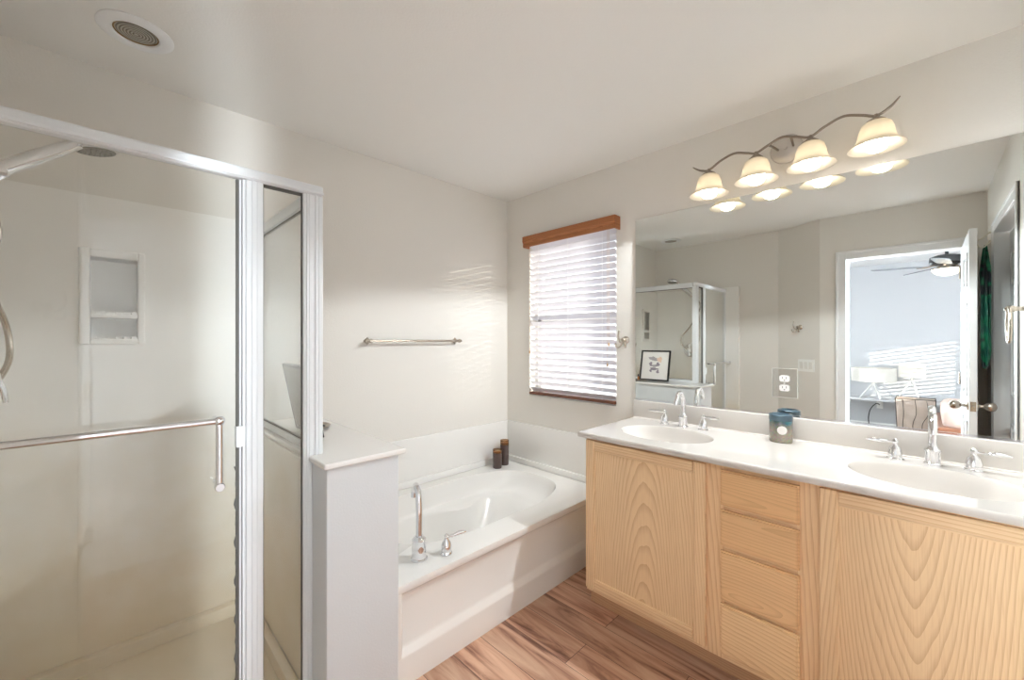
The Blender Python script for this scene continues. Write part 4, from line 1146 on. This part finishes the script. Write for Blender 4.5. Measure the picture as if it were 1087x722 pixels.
# local frame: u along -y.. build in a plane then rotate about the bottom edge (leans towards -x)
R_ = Matrix.Rotation(-ang, 4, 'Y')
base = Vector((0.628, 1.914, LZ + 0.001))
def artbox(mb, y0, y1, z0, z1, x0, x1, bev=0.0):
    t = bmesh.new(); bmesh.ops.create_cube(t, size=1)
    for v in t.verts:
        v.co = Vector(((x0 + x1) / 2 + v.co.x * (x1 - x0), (y0 + y1) / 2 + v.co.y * (y1 - y0), (z0 + z1) / 2 + v.co.z * (z1 - z0)))
    if bev: bmesh.ops.bevel(t, geom=t.edges[:], offset=bev, segments=1, affect='EDGES')
    mb.merge(t, Matrix.Translation(base) @ R_)
h2 = fw / 2; bw = 0.014
mb = MB()
artbox(mb, -h2, -h2 + bw, 0, fw, 0, 0.018, 0.001); artbox(mb, h2 - bw, h2, 0, fw, 0, 0.018, 0.001)
artbox(mb, -h2 + bw, h2 - bw, 0, bw, 0, 0.018, 0.001); artbox(mb, -h2 + bw, h2 - bw, fw - bw, fw, 0, 0.018, 0.001)
mb.link('frame', 'black', art)
mb = MB(); artbox(mb, -h2 + 0.004, h2 - 0.004, 0.004, fw - 0.004, 0.001, 0.004); mb.link('backing', simple('grey_backing_board', (150, 144, 136), 0.8), art)
mb = MB(); artbox(mb, -h2 + bw - 0.001, h2 - bw + 0.001, bw - 0.001, fw - bw + 0.001, 0.004, 0.009)
pr_ = mb.link('print', 'paper', art)
def blob(mb, cy, cz, ry, rz, seed, d):
    rnd = random.Random(seed); ph = [rnd.random() * 6 for _ in range(4)]
    t = bmesh.new(); vs_ = []
    for i in range(40):
        a = 2 * PI * i / 40
        k = 1 + 0.16 * math.sin(3 * a + ph[0]) + 0.12 * math.sin(5 * a + ph[1]) + 0.06 * math.sin(9 * a + ph[2])
        vs_.append(t.verts.new((0.0091 + d, cy + ry * k * math.cos(a), cz + rz * k * math.sin(a))))
    f_ = t.faces.new(vs_)
    r_ = bmesh.ops.extrude_face_region(t, geom=[f_])
    for v in [g for g in r_['geom'] if isinstance(g, bmesh.types.BMVert)]: v.co.x += 0.0003
    mb.merge(t, Matrix.Translation(base) @ R_)
mb = MB()
for (cy, cz, ry, rz, s) in ((0.035, 0.225, 0.034, 0.018, 1), (-0.005, 0.215, 0.028, 0.016, 2), (0.012, 0.150, 0.038, 0.012, 3)): blob(mb, cy, cz, ry, rz, s, 0)
mb.link('print_grey_shape', simple('print_grey_ink', (176, 170, 172), 0.7), pr_)
mb = MB(); blob(mb, -0.045, 0.215, 0.026, 0.026, 8, 0.0004); mb.link('print_peach_shape', simple('print_peach_ink', (238, 208, 186), 0.7), pr_)
mb = MB()
for (cy, cz, ry, rz, s) in ((0.045, 0.168, 0.016, 0.020, 4), (-0.030, 0.165, 0.018, 0.020, 5), (0.008, 0.118, 0.042, 0.014, 6), (0.040, 0.100, 0.012, 0.016, 7), (-0.034, 0.092, 0.014, 0.018, 9)): blob(mb, cy, cz, ry, rz, s, 0.0008)
mb.link('print_mauve_shape', simple('print_mauve_ink', (150, 140, 150), 0.7), pr_)

tr_ = thing('trinket_tray', (0.735, 2.01, LZ), 'small oval silver tray holding trinkets on the ledge by the framed print', 'tray')
def oval(rx, ry, z): return [(0.715 + rx * math.cos(2 * PI * i / 36), 2.01 + ry * math.sin(2 * PI * i / 36), z) for i in range(36)]
MB().rings([oval(0.028, 0.055, LZ), oval(0.036, 0.064, LZ + 0.004), oval(0.042, 0.072, LZ + 0.012), oval(0.039, 0.069, LZ + 0.012), oval(0.033, 0.060, LZ + 0.006), oval(0.026, 0.052, LZ + 0.004)]).link('dish', 'nickel', tr_, smooth=True)
bt = tag(MB().lathe([(0.010, 0), (0.011, 0.002), (0.011, 0.030), (0.005, 0.036), (0.005, 0.040)], (0.700, 2.045, LZ + 0.0045), (0, 0, 1), 20).link('tiny_bottle', simple('amber_bottle_glass', (150, 92, 44), 0.15, coat=0.5), smooth=True), 'tiny amber bottle with black cap standing in the silver tray', 'bottle')
MB().lathe([(0.0062, 0.040), (0.0062, 0.058), (0.004, 0.060)], (0.700, 2.045, LZ + 0.0045), (0, 0, 1), 16).link('bottle_cap', 'black', bt, smooth=True)
tag(MB().tube([(0.715 + 0.012 * math.cos(2 * PI * i / 16), 1.985 + 0.018 * math.sin(2 * PI * i / 16), LZ + 0.0085) for i in range(16)], 0.0028, n=8, sub=2, closed=True).link('bracelet', 'dark', smooth=True), 'small dark bracelet lying in the silver tray', 'bracelet')

# ================================================================== DOOR HOOK AND SCARF
oh = tag(MB().tube([(0.60, -0.192, 2.02), (0.60, -0.191, 2.0375), (0.60, -0.230, 2.0375), (0.60, -0.2325, 2.02), (0.60, -0.2325, 1.95), (0.60, -0.245, 1.925), (0.60, -0.262, 1.925), (0.60, -0.285, 1.955)], 0.0032, n=10, smooth=False)
    .tube([(0.60, -0.2325, 1.97), (0.60, -0.255, 1.985), (0.60, -0.285, 2.012)], 0.0032, n=10).sphere((0.60, -0.286, 2.013), 0.006, 12).sphere((0.60, -0.286, 1.957), 0.006, 12)
    .link('over_door_hook', simple('cream_enamel', (226, 218, 200), 0.35), smooth=True), 'cream double hook hung over the top of the open door', 'hook')
scm, nt_, b_ = new_mat('green_scarf_cloth')
t_ = N(nt_, 'ShaderNodeTexCoord'); n_ = N(nt_, 'ShaderNodeTexNoise'); n_.inputs['Scale'].default_value = 9
nt_.links.new(t_.outputs['Object'], n_.inputs['Vector'])
cr = N(nt_, 'ShaderNodeValToRGB'); el = cr.color_ramp.elements; el[0].position = 0.42; el[0].color = lin((10, 74, 60)); el[1].position = 0.54; el[1].color = lin((24, 112, 78))
e = el.new(0.60); e.color = lin((22, 28, 34))
nt_.links.new(n_.outputs['Fac'], cr.inputs[0]); nt_.links.new(cr.outputs[0], b_.inputs['Base Color']); b_.inputs['Roughness'].default_value = 0.55
rs = []
for k in range(40):
    t = k / 39
    z = 1.93 - 0.76 * t
    w_ = 0.018 + 0.045 * math.sin(min(1, t * 1.6) * PI * 0.6) * (1 - 0.75 * max(0, t - 0.75) / 0.25)
    ring = []
    for j in range(28):
        a = 2 * PI * j / 28
        fold = 1 + 0.30 * math.sin(5 * a + 3 * t) + 0.12 * math.sin(9 * a - 4 * t)
        ring.append((0.575 + 0.03 * t + w_ * fold * math.cos(a), -0.268 + min(0.024, 0.55 * w_) * fold * 0.75 * math.sin(a), z + 0.01 * math.sin(3 * a)))
    rs.append(ring)
tag(MB().rings(rs).link('hanging_scarf', scm, smooth=True), 'green and dark patterned scarf hanging behind the open door', 'scarf')

# ================================================================== BEDROOM THINGS
fan = thing('ceiling_fan', (-2.0, -0.167, H), 'grey bladed ceiling fan with lit bowl, seen through the doorway in the mirror', 'ceiling fan')
fx, fy = -2.0, -0.167; FH = H - 0.10
MB().lathe([(0.075, 0.10), (0.075, 0.07), (0.05, 0.05), (0.015, 0.045), (0.015, -0.06), (0.08, -0.07), (0.135, -0.09), (0.14, -0.15), (0.12, -0.175), (0.06, -0.18)], (fx, fy, FH), (0, 0, 1), 40).link('motor', 'black', fan, smooth=True, angle=30)
for k in range(5):
    a = math.radians(78 + 72 * k)
    dx, dy = math.cos(a), math.sin(a)
    r3 = Matrix.Rotation(a, 3, 'Z') @ Matrix.Rotation(math.radians(12), 3, 'X')
    bb = MB(); pts = [(0.20, -0.05), (0.26, -0.062), (0.52, -0.072), (0.60, -0.066), (0.625, -0.04), (0.63, 0), (0.625, 0.04), (0.60, 0.066), (0.52, 0.072), (0.26, 0.062), (0.20, 0.05)]
    t = bmesh.new(); v0 = [t.verts.new((p[0], p[1], -0.004)) for p in pts]; v1 = [t.verts.new((p[0], p[1], 0.004)) for p in pts]
    t.faces.new(v0); t.faces.new(v1)
    for i in range(len(pts)): t.faces.new((v0[i], v0[(i + 1) % len(pts)], v1[(i + 1) % len(pts)], v1[i]))
    bb.merge(t, Matrix.Translation((fx, fy, FH - 0.185)) @ r3.to_4x4()); bl_ = bb.link('blade', 'grey_fan', fan)
    MB().tube([(fx + dx * 0.09, fy + dy * 0.09, FH - 0.172), (fx + dx * 0.16, fy + dy * 0.16, FH - 0.192), (fx + dx * 0.24, fy + dy * 0.24, FH - 0.190)], [0.012, 0.010, 0.012], n=10).link('blade_arm', 'nickelpaint', bl_, smooth=True)
MB().lathe([(0.07, -0.18), (0.075, -0.205), (0.115, -0.215), (0.12, -0.225), (0.06, -0.222)], (fx, fy, FH), (0, 0, 1), 36).link('light_collar', 'nickelpaint', fan, smooth=True)
MB().lathe([(0.117, -0.224), (0.108, -0.25), (0.08, -0.275), (0.04, -0.29), (0.001, -0.294)], (fx, fy, FH), (0, 0, 1), 36, cap1=False).link('light_bowl', 'fanbowl', fan, smooth=True)
MB().tube([(fx, fy - 0.125, FH - 0.20), (fx, fy - 0.128, FH - 0.38)], 0.002, n=6, smooth=False).sphere((fx, fy - 0.128, FH - 0.385), 0.008, 10).link('pull_chain', 'nickelpaint', fan)

# console against the far wall
con = thing('console_table', (-3.28, 0.2, 0), 'pale low console table against the bedroom wall under the lamps', 'table')
MB().box((-3.46, -0.55, 0.485), (-3.10, 0.92, 0.51), 0.004).link('table_top', 'bedwall', con)
for x in (-3.44, -3.13):
    for y in (-0.52, 0.89): MB().box((x - 0.012, y - 0.012, 0), (x + 0.012, y + 0.012, 0.486)).link('leg', 'bedwall', con)
def lamp(x, y, hw_, sh, zb, label, round_=False):
    t = thing('table_lamp', (x, y, 0.51), label, 'table lamp', 'white tripod lamps in the bedroom')
    s0, s1 = zb, zb + sh
    if round_:
        MB().lathe([(hw_, s0), (hw_, s1)], (x, y, 0), (0, 0, 1), 40, cap0=False, cap1=False).link('lamp_shade', 'lampshade', t, smooth=True)
    else:
        m_ = MB(); rr_ = []
        for z in (s0, s1):
            rr_.append([(x - 0.09, y - hw_, z), (x + 0.09, y - hw_, z), (x + 0.09, y + hw_, z), (x - 0.09, y + hw_, z)])
        m_.rings(rr_, cap0=False, cap1=False).link('lamp_shade', 'lampshade', t)
    m_ = MB()
    hub = Vector((x, y, s0 - 0.02))
    m_.tube([hub + Vector((0, 0, 0.06)), hub], 0.010, n=10, smooth=False).sphere(hub, 0.018, 12)
    m_.link('stem', 'plastic', t, smooth=True)
    for k in range(3):
        a = math.radians(90 + 120 * k)
        MB().tube([hub, (x + 0.10 * math.cos(a), y + 0.15 * math.sin(a), 0.512)], 0.009, n=10, smooth=False).link('leg', 'plastic', t, smooth=True)
lamp(-3.20, 0.515, 0.245, 0.185, 0.758, 'left bedroom lamp with wide shaded drum on white tripod, seen in the mirror', True)
lamp(-3.24, 0.125, 0.133, 0.19, 0.832, 'right bedroom lamp with small sunlit box shade on white tripod, seen in the mirror')
ol = thing('bedroom_outlet', (BX, 0.47, 0.40), 'white charger plugged in the bedroom wall outlet, seen in the mirror', 'outlet')
MB().box((BX, 0.43, 0.34), (BX + 0.006, 0.50, 0.46), 0.002).link('outlet_plate', 'plastic', ol)
MB().box((BX + 0.006, 0.44, 0.37), (BX + 0.05, 0.49, 0.43), 0.006).link('charger', 'plastic', ol)
tag(MB().tube([(BX + 0.05, 0.465, 0.40), (BX + 0.12, 0.50, 0.42), (BX + 0.12, 0.56, 0.33), (BX + 0.08, 0.585, 0.18), (BX + 0.10, 0.56, 0.03), (BX + 0.3, 0.5, 0.006)], 0.006, n=8).link('power_cord', 'dark', smooth=True), 'black power cord drooping from the bedroom outlet', 'cord')
# wire basket
bk_ = thing('storage_basket', (-2.55, 0.085, 0), 'grey-brown mesh storage basket in front of the bedroom lamps, seen in the mirror', 'basket')
bm1 = clear_glass('sheer_taupe_mesh', tint=(0.50, 0.45, 0.42), ior=1.05)
mb = MB(); rs = []
def rect_ring(hx, hy, z): 
    c = []
    for sx, sy in ((-1, -1), (1, -1), (1, 1), (-1, 1)):
        c.append((-2.55 + sx * hx, 0.085 + sy * hy, z))
    return c
mb.rings([rect_ring(0.11, 0.15, 0.02), rect_ring(0.13, 0.175, 0.615)], cap1=False)
mb.link('mesh_side', simple('taupe_mesh_cloth', (178, 162, 150), 0.8, var=0.25, vscale=9), bk_)
mb = MB()
for z, hx, hy in ((0.02, 0.111, 0.151), (0.62, 0.131, 0.176)):
    c = rect_ring(hx, hy, z); c.append(c[0])
    for i in range(4): mb.tube([c[i], c[i + 1]], 0.004, n=8, smooth=False)
for a, b in zip(rect_ring(0.111, 0.151, 0.02), rect_ring(0.131, 0.176, 0.62)): mb.tube([a, b], 0.004, n=8, smooth=False)
for dy in (-0.1, 0.0, 0.11):
    mb.tube([(-2.418, 0.085 + dy, 0.61), (-2.414, 0.075 + dy, 0.45), (-2.416, 0.105 + dy * 0.8, 0.3), (-2.43, 0.09 + dy, 0.05)], 0.003, n=6)
mb.link('wire_frame', 'dark', bk_)
# bed corner
bed = thing('bed', (-1.75, -0.72, 0), 'corner of a wooden bed with a pinkish quilt, seen in the mirror', 'bed')
MB().box((-2.35, -1.60, 0.12), (-1.15, -0.085, 0.50), 0.012).link('bed_frame', M['wood_mid'], bed)
qm = simple('pink_beige_quilt', (214, 190, 178), 0.85, var=0.08, bump=0.5, bscale=30)
m_ = MB(); m_.box((-2.33, -1.56, 0.44), (-1.25, -0.12, 0.68), 0.08, 4); m_.link('quilt', qm, bed, smooth=True)
for x in (-2.31, -1.19):
    for y in (-1.56, -0.13): MB().box((x - 0.03, y - 0.03, 0), (x + 0.03, y + 0.03, 0.121)).link('leg', M['wood_mid'], bed)

SC.render.film_transparent = False
SC.cycles.use_denoising = True
SC.cycles.max_bounces = 14
SC.cycles.diffuse_bounces = 7
SC.cycles.glossy_bounces = 7
SC.cycles.transmission_bounces = 10
SC.cycles.transparent_max_bounces = 16
SC.cycles.caustics_reflective = False
SC.cycles.caustics_refractive = False
SC.cycles.sample_clamp_indirect = 6.0
